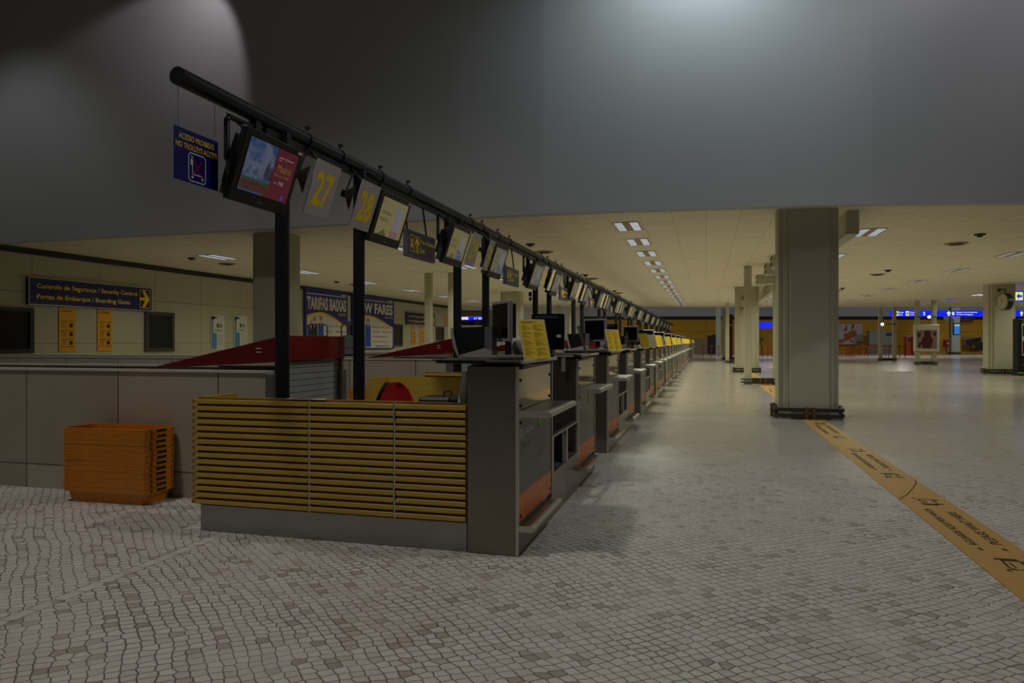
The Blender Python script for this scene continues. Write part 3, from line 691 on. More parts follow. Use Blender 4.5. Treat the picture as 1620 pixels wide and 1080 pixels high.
# wall graphics and furniture before the yellow wall
t, k = far('wall_map', 'large pale map with a brown land mass on the yellow wall', 'map', 1335, 79.5)
MB().box(-22 * k, 29 * k, -.04, .0, EYE - 4.5 * k, EYE + 28 * k, mat('map_grey', (178, 182, 188), .5)).build('board', None, t)
br = mat('map_brown', (160, 84, 30), .6); rd = mat('map_red', (150, 28, 32), .6)
b = MB(frame((0, -.06, EYE), (1, 0, 0), (0, 0, 1)))
P = lambda pts: [(x * k, y * k) for x, y in pts]
b.poly(P([(-10, -3), (-9.5, 2.5), (-6, 3.5), (-3, 2), (0, 4.5), (1, 8), (-1, 10), (2, 13), (6, 14), (12, 18), (19, 18), (20, 11), (18, 8), (12, 5), (9, 6), (7, 3), (4, 1.5), (-3, -1), (-6, -3)]), br)
b.poly(P([(7, 5), (9, 5), (15, -1), (14, -2.5), (11, 0)]), rd, .01); b.poly(P([(18, 0), (28, 1), (29, -3), (19, -3)]), br)
b.build('land', None, t)
b = MB(frame((0, -.07, EYE), (1, 0, 0), (0, 0, 1)))
b.poly(P([(0, 16), (2, 22), (4, 27), (5, 22), (4, 17)]), rd); b.poly(P([(-3, 17), (-2, 20), (-.5, 17)]), rd); b.poly(P([(11, 20), (13, 27), (16, 28), (15, 22), (13, 18.5)]), rd); b.poly(P([(20, 23), (22, 25), (22, 22)]), rd); b.poly(P([(-4, -3), (-3, -1.5), (-2, -3)]), rd); b.build('islands', None, t)
t, k = far('service_counter', 'low metallic service counter with a small dark screen before the yellow wall', 'counter', 1391, 78)
MB().box(-18 * k, 18 * k, -.3, .3, EYE - 5 * k, EYE + 17 * k, mat('counter_grey', (130, 134, 126), .4), .03).build('front', None, t); MB().box(-18 * k, 18 * k, -.25, .3, 0, EYE - 5.2 * k, plinth_g).build('plinth', None, t)
MB().box(9 * k, 17 * k, -.34, -.3, EYE + 9 * k, EYE + 13.5 * k, blue_sign).build('small_screen', None, t)
t, k = far('baggage_void', 'black opening with a dark cabinet under the far yellow wall', 'opening', 1128, 77)
MB().box(-8 * k, 9 * k, -.4, .2, 0, EYE + 9.5 * k, black).build('cabinet', None, t); MB().box(-1 * k, 6 * k, -.41, .1, EYE + 9.5 * k, EYE + 11 * k, black).build('top', None, t)
t, k = far('beige_desk_panel', 'beige panelled kiosk at the far end of the desk row', 'kiosk', 1107, 75)
MB().box(-11 * k, 8 * k, -.3, .3, 0, EYE + 3 * k, mat('kiosk_beige', (120, 104, 70), .6)).build('body', None, t); MB().box(-11 * k, 11 * k, -.33, .33, EYE + 3 * k, EYE + 4 * k, plinth_g).build('top', None, t)
MB().box(8 * k, 11 * k, -.3, .3, 0, EYE + 3 * k, plinth_g).build('side', None, t)
# orange queue barriers
def barrier(u0, u1, z, n, label, top=546.5):
    t, k = far('queue_barrier', label, 'barrier', u0, z, 'orange queue barriers')
    w = (u1 - u0) * k; zt = EYE - (top - 540) * k
    MB().box(0, w, -.02, .02, zt - .07, zt, orange_dk).build('rail', None, t)
    for i in range(n):
        x = w * i / (n - 1); MB().cyl((x, 0, 0), (x, 0, zt + .02), .034, orange_dk, 8).build('post', None, t)
barrier(1112.5, 1137, 62, 3, 'orange queue barrier standing at the end of the desk aisle')
barrier(1200, 1222, 60, 4, 'orange queue barrier seen left of the nearest big column')
barrier(1322, 1352, 60, 10, 'orange queue barrier below the left half of the wall map')
barrier(1340, 1372, 64, 9, 'orange queue barrier below the right half of the wall map')
barrier(1374, 1406, 62, 7, 'orange queue barrier before the service counter')
barrier(1406, 1432, 58, 4, 'orange queue barrier joining the ticket machines')
t, k = far('dark_frame_display', 'small black framed display standing above the orange barrier', 'display', 1205, 66)
MB().box(-2.5 * k, 2.5 * k, -.05, .05, EYE - 8 * k, EYE - 6 * k, black).build('base', None, t)
b = MB(); b.box(-2.6 * k, -1.7 * k, -.05, .05, EYE - 6 * k, EYE + 4.5 * k, black); b.box(1.7 * k, 2.6 * k, -.05, .05, EYE - 0 * k, EYE + 4.5 * k, black); b.box(-2.6 * k, 2.6 * k, -.05, .05, EYE + 3 * k, EYE + 4.6 * k, black); b.build('frame', None, t); MB().box(-.5 * k, .5 * k, -.04, .04, 0, EYE - 8 * k, black).build('stand', None, t)
for u, lab in ((1435.5, 'orange ticket machine beside the queue barrier'), (1446.5, 'orange ticket machine half behind the framed picture')):
    t, k = far('ticket_machine', lab, 'machine', u, 68, 'orange ticket machines')
    MB().box(-3.4 * k, 3.4 * k, -.3, .3, 0, EYE + 8 * k, orange_dk, .04).build('cabinet', None, t); MB().box(-2.2 * k, 2.2 * k, -.32, -.29, EYE, EYE + 5 * k, black).build('screen', None, t); MB().box(-3.4 * k, 3.4 * k, -.3, .3, EYE + 8 * k, EYE + 9 * k, paper_grey).build('cap', None, t)
t, k = far('fire_hose_cabinet', 'red fire hose cabinet on a thin stand left of the pale column', 'cabinet', 1497, 79)
MB().box(-5 * k, 5 * k, -.3, .0, EYE - 9 * k, EYE + 3 * k, mat('fire_red', (140, 22, 20), .5)).build('box', None, t); MB().cyl((0, -.31, EYE - 3 * k), (0, -.36, EYE - 3 * k), 1.6 * k, white_paint, 12).build('reel', None, t); MB().box(-.5 * k, .5 * k, -.1, .0, 0, EYE - 9 * k, black).build('stand', None, t)
t, k = far('flight_screen', 'small lit blue flight screen hung on the pale far column', 'screen', 1513, 70)
MB().box(-5.5 * k, 5.5 * k, -.08, .08, EYE + 10 * k, EYE + 29 * k, black, .02).build('casing', None, t); MB().box(-4 * k, 4.4 * k, -.1, -.08, EYE + 11.5 * k, EYE + 27 * k, glow('flight_blue', (40, 110, 190), 1.0)).build('display', None, t); MB().box(-4 * k, 4.4 * k, -.11, -.1, EYE + 24.5 * k, EYE + 27 * k, glow('flight_pale', (140, 190, 210), 1.0)).build('header', None, t)
MB().box(-6 * k, -5 * k, -.05, .05, EYE + 29 * k, EYE + 36 * k, black).build('hanger', None, t)
t, k = far('wall_clock', 'round pale clock under the long blue sign on the yellow wall', 'clock', 1497.5, 79)
MB().cyl((0, 0, EYE + 38 * k), (0, -.1, EYE + 38 * k), 5.5 * k, mat('clock_face', (168, 180, 168), .4), 20).build('face', None, t); MB().box(-.1, .0, -.12, -.1, EYE + 38 * k, EYE + 41 * k, black).build('hand', None, t)
t, k = far('bridge_mural', 'large mural with a pale bridge shape on the yellow wall left of the clock column', 'mural', 1540, 79.6)
b = MB(frame((0, -.05, EYE), (1, 0, 0), (0, 0, 1))); b.poly(P([(-16, -5), (-16, 8), (-10, 7), (0, 5), (12, 5), (14, -4)]), mat('mural_grey', (128, 128, 120), .6)); b.build('pale_shape', None, t)
b = MB(frame((0, -.07, EYE), (1, 0, 0), (0, 0, 1))); b.line(P([(-14, 0), (0, 3), (12, 5)]), .25, black); b.line(P([(-12, -4), (10, 2)]), .3, black); b.poly(P([(-6, -14), (-4, -4), (14, 0), (16, -14)]), mat('mural_dark', (36, 30, 26), .6), .02); b.disc(-1 * k, -8 * k, 3 * k, 3.6 * k, mat('mural_gold', (110, 90, 20)), .04); b.poly(P([(-18, -13), (-16, -4), (-6, -7), (-6, -13)]), mat('mural_brown', (104, 54, 22), .6), .01); b.build('dark_shape', None, t)
t, k = far('red_wall_sign', 'dark red sign on the yellow wall below the long blue sign', 'sign', 1529, 79)
MB().box(-10 * k, 9 * k, -.1, 0, EYE + 30 * k, EYE + 38.5 * k, mat('dark_red_panel', (84, 20, 16))).build('board', None, t); MB().box(-7 * k, 6 * k, -.12, -.1, EYE + 33 * k, EYE + 35 * k, mat('mural_gold', (110, 90, 20))).build('marking', None, t)
for u, v, z, lab in ((1395.8, 515, 52, 'bright white spotlight between the barrier twin posts'), (1470, 504.3, 43, 'bright white spotlight between the picture twin posts')):
    t, k = far('spotlight', lab, 'light', u, z)
    zc = EYE + (540 - v) * k
    MB().cyl((0, 0, zc), (0, -.06, zc), 2.3 * k, glow('spot_white', (240, 240, 250), 1.5), 12).build('lens', None, t); MB().cyl((0, .18, zc + .03), (0, 0, zc), 2.5 * k, black, 12).build('housing', None, t)
    tx = 11.82 if z < 50 else 11.75; ty = 44.6 if z < 50 else 53.0; off = t.location.x - tx
    t.location = (11.90 if z < 50 else 11.36, ty - .35, 0); off = t.location.x - tx; t.rotation_euler = (0, 0, 0)
    MB().box(-.5 - off, .5 - off, .18, .238, zc - .01, zc + .03, black).build('bar', None, t)
t, k = far('framed_picture', 'white framed maroon picture fixed across the twin posts at right', 'picture', 1467.5, 39.3)
t.location = (11.82, 44.6 - .171, 0); t.rotation_euler = (0, 0, 0); k = 39.8 / F
MB().box(-18.5 * k, 18.5 * k, -.03, .06, EYE - 15.5 * k, EYE + 27 * k, paper_white, .03).build('frame', None, t)
b = MB(frame((0, -.035, EYE), (1, 0, 0), (0, 0, 1))); b.quad(-14.5 * k, -11.5 * k, 14.5 * k, 18 * k, glow('x', (0, 0, 0)) if False else mat('picture_sand', (148, 118, 104), .5, 0, .35, 9)); b.build('picture', None, t)
mr = mat('picture_maroon', (74, 18, 30), .5, 0, .3, 8); b = MB(frame((0, -.037, EYE), (1, 0, 0), (0, 0, 1)))
b.poly(P([(-3, 17.5), (5, 17.5), (6, 8), (9, 2), (7, -8), (5, -11), (-5, -11), (-8, -2), (-7, 4), (-4, 8)]), mr)
b.poly(P([(-14, 10), (-11, 15), (-8, 12), (-9, 7), (-12, 6)]), mr, .002); b.poly(P([(9, 12), (13, 17), (14, 10), (11, 8)]), mr, .002); b.poly(P([(-13, -8), (-10, 0), (-7, -3), (-9, -10)]), mr, .002); b.build('motif', None, t)
t, k = far('advert_kiosk', 'black advertising kiosk cut by the right edge of the picture', 'kiosk', 1619, 27.2)
MB().box(-13 * k, 40 * k, -.15, .15, .1, EYE + 36 * k, black, .02).build('body', None, t); MB().box(-13 * k, 40 * k, -.2, .2, 0, .1, bumper_m).build('base', None, t); MB().box(-13 * k, 40 * k, -.17, -.15, .1, .14, green_ink).build('green_line', None, t)
b = MB(frame((0, -.155, EYE), (1, 0, 0), (0, 0, 1)))
b.quad(-7 * k, -22 * k, 30 * k, 28 * k, paper_white); b.quad(-6 * k, 8 * k, 30 * k, 26 * k, mat('kiosk_photo_dark', (60, 54, 62), .3, 0, .4, 12), .002); b.quad(-6 * k, -20 * k, 30 * k, 1 * k, mat('kiosk_photo_red', (110, 26, 26), .3, 0, .5, 14), .002); b.build('poster', None, t)
b = MB(frame((0, -.155, EYE), (1, 0, 0), (0, 0, 1))); b.text('multi', -6.5 * k, 31 * k, 12 * k, 2.6 * k, green_ink, .01); b.quad(0, -30 * k, 4 * k, -27 * k, paper_grey); b.quad(-6 * k, -37.5 * k, 10 * k, -36 * k, paper_grey); b.build('lettering', None, t)
# clock on the right-hand column
p = pt(1590.5, 540, 28.1)
t = thing('double_faced_clock', 'round double-faced clock on a bracket of the right-hand column', 'clock', (p.x, p.y, EYE + 63 * 28.1 / F), math.radians(-76))
MB().cyl((0, -.10, 0), (0, .10, 0), .335, mat('clock_rim', (26, 28, 34), .4), 32).build('casing', None, t)
MB().cyl((0, -.115, 0), (0, -.10, 0), .305, mat('clock_dial', (186, 180, 156), .4), 32).build('dial', None, t)
b = MB(frame((0, -.12, 0), (1, 0, 0), (0, 0, 1))); b.line([(0, 0), (-.10, .11)], .025, black); b.line([(0, 0), (-.03, -.10)], .02, black)
b.build('hands', None, t)
b = MB(frame((0, -.118, 0), (1, 0, 0), (0, 0, 1)))
for q in range(12): a = q * PI / 6; b.line([(.24 * math.cos(a), .24 * math.sin(a)), (.28 * math.cos(a), .28 * math.sin(a))], .02, black)
b.build('hour_marks', None, t)
b = MB(); b.tube([(0, 0, .33), (0, 0, .50), (-.36, 0, .50), (-.36, 0, .42)], .018, black, 8); rz_ = t.rotation_euler.z; gap = 32.83 - t.location.y; b.tube([(0, 0, .50), (gap * math.sin(rz_), gap * math.cos(rz_), .50)], .018, black, 8); b.box(-.42, -.34, -.04, .04, .42, .54, black); b.build('bracket', None, t)
# small loudspeaker / camera on second column
t = thing('wall_speaker', 'small pale box with black underside on the second right-hand column', 'speaker', (1.67 - .15, 31.4, 3.0))
MB().box(-.16, .16, -.2, .1, -.3, 0, beige_paint).build('box', None, t); MB().box(-.16, .16, -.2, .1, -.33, -.3, black).build('grille', None, t); MB().tube([(0, -.05, 0), (0, -.1, .12), (0, 0, .2), (0, .1, .14)], .025, black, 8).build('mount', None, t)

# ================================================================ CHECK-IN DESKS
DX = -1.095
def make_desk(number, lab, loc, detail=True):
    t = thing('check_in_desk', lab, 'desk', loc, 0, 'steel check-in desks in the row')
    b = MB(); b.box(-.325, -.02, 0, 1.0, 0, 1.15, steel_side, .004); b.box(-.02, 0, .035, .965, 0, .155, steel_side); b.build('cabinet', None, t)
    for y in (0, .982): 
        b = MB(); b.box(-.02, .002, y, y + .018, .0, 1.15, light_metal, .003); b.build('edge_post', None, t)
    b = MB(); b.box(-.019, -.006, .032, .968, .885, 1.10, mirror); b.M = Matrix(); b.add([(-.019, .032, 1.10), (-.019, .968, 1.10), (-.019, .968, 1.14), (-.019, .032, 1.125), (-.006, .032, 1.10), (-.006, .968, 1.10), (-.006, .968, 1.14), (-.006, .032, 1.125)], [(4, 5, 6, 7), (0, 3, 2, 1)], mirror); b.build('mirror_panel', None, t)
    b = MB(); b.box(-.019, -.006, .032, .968, .36, .885, panel_grey); fpn = b.build('front_panel', None, t)
    bm2 = MB(Matrix(((0, 0, 1, -.0045), (1, 0, 0, 0), (0, 1, 0, 0), (0, 0, 0, 1))))
    om = mat('orange_print', (206, 104, 48), .4, 0, .25, 14); ym = mat('gold_print', (214, 150, 50), .4)
    bm2.quad(.034, .195, .966, .36, om, 0)
    bm2.line([(.06, .34), (.16, .22), (.19, .20)], .012, ym, .0006); bm2.line([(.10, .20), (.15, .30), (.24, .35)], .012, ym, .0006); bm2.line([(.30, .21), (.33, .33), (.42, .35)], .008, ym, .0006)
    bm2.line([(.52, .20), (.50, .30), (.72, .31), (.92, .33)], .014, ym, .0006); bm2.line([(.62, .21), (.80, .35)], .008, ym, .0006); bm2.line([(.78, .2), (.86, .28), (.95, .27)], .010, ym, .0006)
    b = MB(); b.box(-.019, -.006, .032, .968, .19, .36, panel_grey); lb = b.build('lower_board', None, t); bm2.build('picture_strip', None, lb)
    Mf = Matrix(((0, 0, 1, -.0045), (1, 0, 0, 0), (0, 1, 0, 0), (0, 0, 0, 1)))
    b = MB(Mf); b.text('BOA VIAGEM_', .06, .70, .36, .062, white_ink, .014); b.quad(.12, .652, .34, .660, mat('faint_green', (74, 92, 52), .5)); b.quad(.12, .632, .28, .638, mat('faint_green', (74, 92, 52), .5)); b.build('lettering', None, fpn)
    b = MB(Mf)
    for q in range(4):
        a = q * PI / 4; b.line([(.60 - .06 * math.cos(a), .75 - .045 * math.sin(a)), (.60 + .06 * math.cos(a), .75 + .045 * math.sin(a))], .022, green_ink, .0003 * q)
    b.build('green_emblem', None, fpn)
    b = MB(Mf); fp = mat('faint_print', (140, 138, 142), .5)
    for q, (a, c, y) in enumerate(((.70, .84, .785), (.70, .80, .765), (.70, .78, .72), (.55, .82, .545), (.55, .74, .52), (.55, .68, .50))): b.quad(a, y, c, y + .008, fp)
    b.build('small_print', None, fpn)
    if detail:
        for y in (.075, .93):
            for z in (1.06, .905, .80, .23):
                b = MB(); b.cyl((-.006, y, z), (.002, y, z), .010, black, 10); b.cyl((.002, y, z), (.006, y, z), .006, light_metal, 8); b.build('bolt', None, fpn)
    # hand-luggage ledge with rounded front bar
    b = MB(); b.box(-.002, .17, .0, .86, .868, .878, steel); b.build('ledge', None, t)
    b = MB(); n = 8
    pr = [(.168, .842)] + [(.187 + .019 * math.cos(a), .861 + .019 * math.sin(a)) for a in [(-PI / 2 + PI * i / n) for i in range(n + 1)]] + [(.168, .880)]
    b.M = Matrix(((1, 0, 0, 0), (0, 0, 1, 0), (0, 1, 0, 0), (0, 0, 0, 1))); b.prism(pr, 0, .86, light_metal); b.build('front_bar', None, t)
    b = MB(); b.M = Matrix(((1, 0, 0, 0), (0, 0, 1, 0), (0, 1, 0, 0), (0, 0, 0, 1))); b.prism([(0, .842), (.187, .842), (.187, .880), (0, .880)], -.004, .004, light_metal); b.build('end_plate', None, t)
    # foot rail
    b = MB(); b.box(0, .085, 0, .84, .16, .168, steel); b.M = Matrix(((1, 0, 0, 0), (0, 0, 1, 0), (0, 1, 0, 0), (0, 0, 0, 1)))
    b.prism([(.07, .15)] + [(.085 + .018 * math.cos(a), .168 + .018 * math.sin(a)) for a in [(-PI / 2 + PI * i / n) for i in range(n + 1)]] + [(.07, .186)], 0, .84, light_metal)
    b.prism([(0, .15), (.085, .15), (.085, .186), (0, .186)], -.003, .003, light_metal); b.build('foot_rail', None, t)
    # counter top
    b = MB(); b.box(-.52, .01, -.03, 1.03, 1.165, 1.183, black, .004); b.build('worktop', None, t)
    b = MB(); b.cyl((.035, -.03, 1.176), (.035, .96, 1.176), .012, light_metal, 10); b.box(.0, .036, -.03, .96, 1.172, 1.180, steel); b.build('top_rail', None, t)
    b = MB(); b.M = Matrix(((1, 0, 0, 0), (0, 0, 1, 0), (0, 1, 0, 0), (0, 0, 0, 1))); b.prism([(-.02, 1.168), (.045, 1.168), (.02, 1.14), (-.02, 1.12)], .02, .16, black); b.build('top_bracket', None, t)
    b = MB(); b.box(-.54, -.20, -.035, .35, 1.183, 1.19, steel); b.build('side_tray', None, t)
    b = MB(); b.box(-.60, -.33, .34, .96, .70, .74, mat('inner_desk_grey', (120, 122, 120), .5)); b.build('inner_desktop', None, t)
    b = MB()
    for q in range(8): b.box(-.42, -.33, .36, .97, .78 + q * .048, .822 + q * .048, mat('slatted_grey', (134, 142, 144), .5))
    b.build('rear_slats', None, t)
    return t
def make_scale(lab, loc):
    t = thing('baggage_scale', lab, 'baggage scale', loc, 0, 'baggage scales between the desks')
    w = .56
    b = MB(); b.box(-.03, 0, .005, w - .005, 0, .325, steel_side, .003); b.build('front_plate', None, t)
    for y in (.0, w - .025):
        b = MB(); b.box(-.035, .004, y, y + .022, .325, .585, light_metal, .003); b.build('upright', None, t)
    b = MB(); b.box(-.74, -.03, .03, w - .03, .30, .315, rubber); b.build('belt', None, t)
    b = MB(); b.box(-.75, -.16, .0, w, .316, .575, black); b.box(-.75, -.04, .0, .02, 0, .56, black); b.box(-.75, -.04, w - .02, w, 0, .56, black); b.build('tunnel', None, t)
    b = MB(); m_ = mat('thin_outline', (120, 120, 118), .5)
    for a0, a1, z0, z1 in ((.16, .17, .36, .52), (.42, .43, .36, .52), (.16, .43, .51, .52)): b.box(-.16, -.155, a0, a1, z0, z1, m_)
    b.build('display_outline', None, t)
    b = MB(); b.add([(-.15, .05, .316), (-.03, .05, .316), (-.15, w - .05, .345), (-.15, w - .05, .316), (-.03, w - .05, .316)], [(0, 1, 4, 3), (0, 1, 2), (1, 4, 2)], mat('bluish_belt', (60, 66, 72), .4)); b.build('ramp', None, t)
    b = MB(); b.box(-.035, .0, .0, w, .585, .60, steel); b.build('cap_bar', None, t)
    return t
desk = None; scale = None
for k, y in enumerate(Y0):
    n1 = 27 + 2 * k
    la = 'steel check-in desk, near one of the %s desk pair from the camera' % ORD[k]
    lb = 'steel check-in desk, far one of the %s desk pair from the camera' % ORD[k]
    if k == 0:
        desk = make_desk(27, 'nearest steel check-in desk, its BOA VIAGEM panel beside the oak slats', (DX, y, 0)); dup(desk, (DX, y + 2.1, 0), label='second steel check-in desk from the camera, behind the first baggage scales')
        scale = make_scale('nearest baggage scale, right behind the first check-in desk', (DX, y + 1.01, 0)); dup(scale, (DX, y + 1.57, 0), label='second baggage scale, touching the second check-in desk')
    else:
        sk = () if k < 5 else ('bolt', 'small_print', 'top_bracket', 'rear_slats', 'inner_desktop')
        dup(desk, (DX, y, 0), label=la, skip=sk); dup(desk, (DX, y + 2.1, 0), label=lb, skip=sk)
        if k < 11:
            sk2 = () if k < 4 else ('display_outline', 'ramp', 'belt')
            dup(scale, (DX, y + 1.01, 0), label='baggage scale of the %s desk pair from the camera, nearer one' % ORD[k], skip=sk2); dup(scale, (DX, y + 1.57, 0), label='baggage scale of the %s desk pair from the camera, farther one' % ORD[k], skip=sk2)

# ---------------------------------------------------------------- oak enclosures
def slat_section(x0, x1):
    b = MB()
    for j in range(16):
        z = .188 + j * .0458; b.box(x0, x1, 0, .022, z, z + .028, wood, .002)
    return b
def make_enclosure(front):
    """front: slats face the camera (local -Y)"""
    t = thing('oak_partition', '', 'partition', (-3.39, 0, 0))
    L = 1.965; cuts = [0, .875, 1.482, L]
    for a, c in zip(cuts, cuts[1:]):
        slat_section(a + (.006 if a else -.03), c - .006).build('slat_panel', None, t)
    for c in cuts[1:3]:
        b = MB(); b.box(c - .005, c + .005, .004, .03, .18, .91, light_metal); b.build('joint_strip', None, t)
    if front:
        for z in (.80, .30): b = MB(); b.cyl((1.482, -.004, z), (1.482, -.004, z + .07), .006, light_metal, 8); b.build('hinge', None, t)
    b = MB(); b.box(.0, L, .022, .05, .18, .915, wood_back); b.build('backing', None, t)
    b = MB(); b.box(-.0, L, .05, .062, .18, .918, wood); b.build('inner_board', None, t)
    b = MB(); b.box(.03, L, .012, .06, 0, .180, steel, .003); b.build('plinth', None, t)
    b = MB(); b.box(.0, .03, .05, .42, .18, .918, wood); b.build('return_board', None, t)
    b = MB()
    for j in range(16): z = .188 + j * .0458; b.box(-.03, -.0, .0, .42, z, z + .028, wood)
    b.build('return_slats', None, t)
    return t
enc = make_enclosure(True); enc.location.y = Y0[0]; enc['label'] = 'nearest oak slatted partition on a steel plinth, full face to the camera'
for k in range(1, 4):
    dup(enc, (-3.39, Y0[k], 0), label='front oak slatted partition of the %s desk pair from the camera' % ORD[k], skip=() if k < 2 else ('hinge', 'joint_strip'))
rear = dup(enc, (-3.39, Y0[0] + 3.07, 0), label='rear oak partition behind the red chair, its plain boards facing the camera', skip=('hinge', 'joint_strip', 'return_slats', 'return_board'))
rear.scale = (1, -1, 1)
b = MB(); b.box(.0, .03, .05, .42, .18, .918, wood); q = b.build('return_board', None, rear)
b = MB()
for j in range(16): z = .188 + j * .0458; b.box(-.03, -.0, .0, .42, z, z + .028, wood)
b.build('return_slats', None, rear)

# ---------------------------------------------------------------- red office chair
def office_chair(loc, rz, lab):
    t = thing('office_chair', lab, 'chair', loc, rz)
    rs = []
    for i in range(15):
        s = i / 14; z = .52 + .44 * s; w = .225 * math.sqrt(max(.02, 1 - ((s - .38) / .64) ** 2)); y = .20 + .06 * s * s + .03 * math.sin(PI * s)
        rs.append([(w * math.cos(a), y + .028 * math.sin(a) + .06 * math.cos(a) ** 2 * -1 + .03, z) for a in [2 * PI * j / 16 for j in range(16)]])
    MB().rings(rs, mat('red_fabric', (190, 16, 24), .8, 0, .08, 60)).build('backrest', None, t)
    rs2 = [[(p[0] * 1.05, p[1] + .03, p[2]) for p in r] for r in rs]; MB().rings(rs2, mat('dark_blue_shell', (26, 32, 44), .4)).build('back_shell', None, t)
    rs = [[(.23 * math.cos(a) * f, .21 * math.sin(a) * f, z) for a in [2 * PI * j / 20 for j in range(20)]] for f, z in ((.85, .44), (1, .46), (1, .50), (.9, .525))]
    MB().rings(rs, mat('red_fabric', (190, 16, 24))).build('seat', None, t)
    for s in (-1, 1):
        b = MB(); b.tube([(s * .25, .12, .66), (s * .26, 0, .685), (s * .25, -.16, .665), (s * .25, -.20, .64)], .022, mat('dark_armrest', (34, 38, 46), .5), 8); b.tube([(s * .25, .0, .67), (s * .25, .02, .46), (s * .12, .02, .44)], .016, black, 8); b.build('armrest', None, t)
    MB().cyl((0, 0, .10), (0, 0, .44), .028, black, 12).build('gas_column', None, t)
    b = MB()
    for k in range(5): a = k * 2 * PI / 5; b.tube([(0, 0, .11), (.28 * math.cos(a), .28 * math.sin(a), .06)], .022, black, 8, .015)
    b.build('star_base', None, t)
    for k in range(5):
        a = k * 2 * PI / 5; x, y = .28 * math.cos(a), .28 * math.sin(a); MB().cyl((x - .012, y, .03), (x + .012, y, .03), .03, black, 12).build('castor', None, t)
office_chair((-2.25, 5.38, 0), math.radians(72), 'office chair with rounded red back and black armrests behind the oak partition')
t = thing('black_handbag_case', 'black laptop case lying open beside the red chair arm', 'case', (-1.86, 4.86, .82))
MB().box(-.125, .125, -.11, .11, 0, .085, mat('black_case', (18, 18, 22), .5), .02).build('body', None, t); MB().tube([(.03, 0, .08), (.04, 0, .115), (.06, 0, .125), (.085, 0, .12), (.095, 0, .105), (.095, 0, .08)], .005, black, 6).build('handle', None, t)
struct_tbl = thing('side_table', 'low dark agent table mostly hidden behind the near oak partition', 'table', (-1.98, 4.86, 0))
MB().box(-.28, .28, -.16, .16, .795, .82, mat('inner_desk_grey', (120, 122, 120))).build('top', None, struct_tbl)
for sx in (-.25, .25):
    for sy in (-.13, .13): MB().box(sx - .015, sx + .015, sy - .015, sy + .015, 0, .795, black).build('leg', None, struct_tbl)
t = thing('pale_coat', 'pale grey garment draped beside the first steel desk', 'garment', (-1.50, 4.42, .0))
rs = []
for i in range(9):
    s = i / 8; z = .55 + .55 * s; r = .12 * (1 - .62 * s ** 1.6)
    rs.append([(r * (1 + .10 * math.sin(5 * a + 3 * s)) * math.cos(a) * .62 , r * (1 + .08 * math.sin(4 * a)) * math.sin(a), z) for a in [2 * PI * j / 24 for j in range(24)]])
MB().rings(rs, mat('pale_cloth', (226, 230, 226), .8, 0, .04)).build('cloth', None, t); MB().box(-.012, .012, -.012, .012, 0, .56, black).build('stand', None, t); MB().cyl((0, 0, 0), (0, 0, .02), .14, black, 16).build('base', None, t)

# ---------------------------------------------------------------- security crates
def make_crate(first=False):
    t = thing('security_crate', '', 'crate', (0, 0, 0))
    W2, D2 = .405, .165
    def rect(w, d, z, c=.025):
        return [(-w + c, -d, z), (w - c, -d, z), (w, -d + c, z), (w, d - c, z), (w - c, d, z), (-w + c, d, z), (-w, d - c, z), (-w, -d + c, z)]
    b = MB(); b.rings([rect(W2 - .05, D2 - .03, 0), rect(W2 - .028, D2 - .016, .09), rect(W2 - .035, D2 - .022, .09), rect(W2 - .057, D2 - .036, .004)], orange, cap=True, smooth=False); b.build('tray', None, t)
    # rim collar with slots at the short ends
    b = MB()
    zc0, zc1 = .088, .1285
    b.rings([rect(W2, D2, zc0), rect(W2 + .002, D2 + .002, zc1), rect(W2 - .012, D2 - .012, zc1), rect(W2 - .012, D2 - .012, zc0)], orange, closed=True, smooth=False)
    for s in (-1, 1):
        x0, x1 = (W2 - .0, W2 + .003) if s > 0 else (-W2 - .003, -W2)
        b.box(x0, x1, -.06, .05, zc0 + .010, zc0 + .031, black); b.box(x0, x1, -.122, -.112, zc0 + .006, zc0 + .028, black); b.box(x0, x1, .112, .120, zc0 + .006, zc0 + .028, black)
    rim = b.build('rim', None, t)
    b = MB()
    for q in range(3): xx = -.28 + q * .22; b.box(xx, xx + .05, -D2 - .003, -D2, zc0 + .018, zc0 + .022, mat('orange_scuff', (226, 160, 70), .6))
    b.box(-W2 + .01, W2 - .02, -D2 - .004, -D2, zc1 - .006, zc1 - .002, mat('orange_edge', (226, 146, 48), .4)); b.build('rib', None, rim)
    return t
cr = None
def stack(x, y, rz, n, where):
    global cr
    for i in range(n):
        lab = 'orange plastic crate %s, %s' % (where, 'bottom of its stack' if i == 0 else 'top of its stack' if i == n - 1 else '%s from the floor' % ORD[i])
        if cr is None: c = cr = make_crate(); c.location = (x, y, 0); c.rotation_euler.z = rz
        else: c = dup(cr, (x + random.uniform(-.004, .004), y + random.uniform(-.004, .004), i * .043), rz + random.uniform(-.012, .012))
        c['label'] = lab; c['group'] = 'orange security crates'
stack(-4.66, 4.845, math.radians(2), 12, 'in the near stack against the stone wall')
stack(-4.30, 8.97, math.radians(-3), 13, 'in the farther stack behind the second black post')

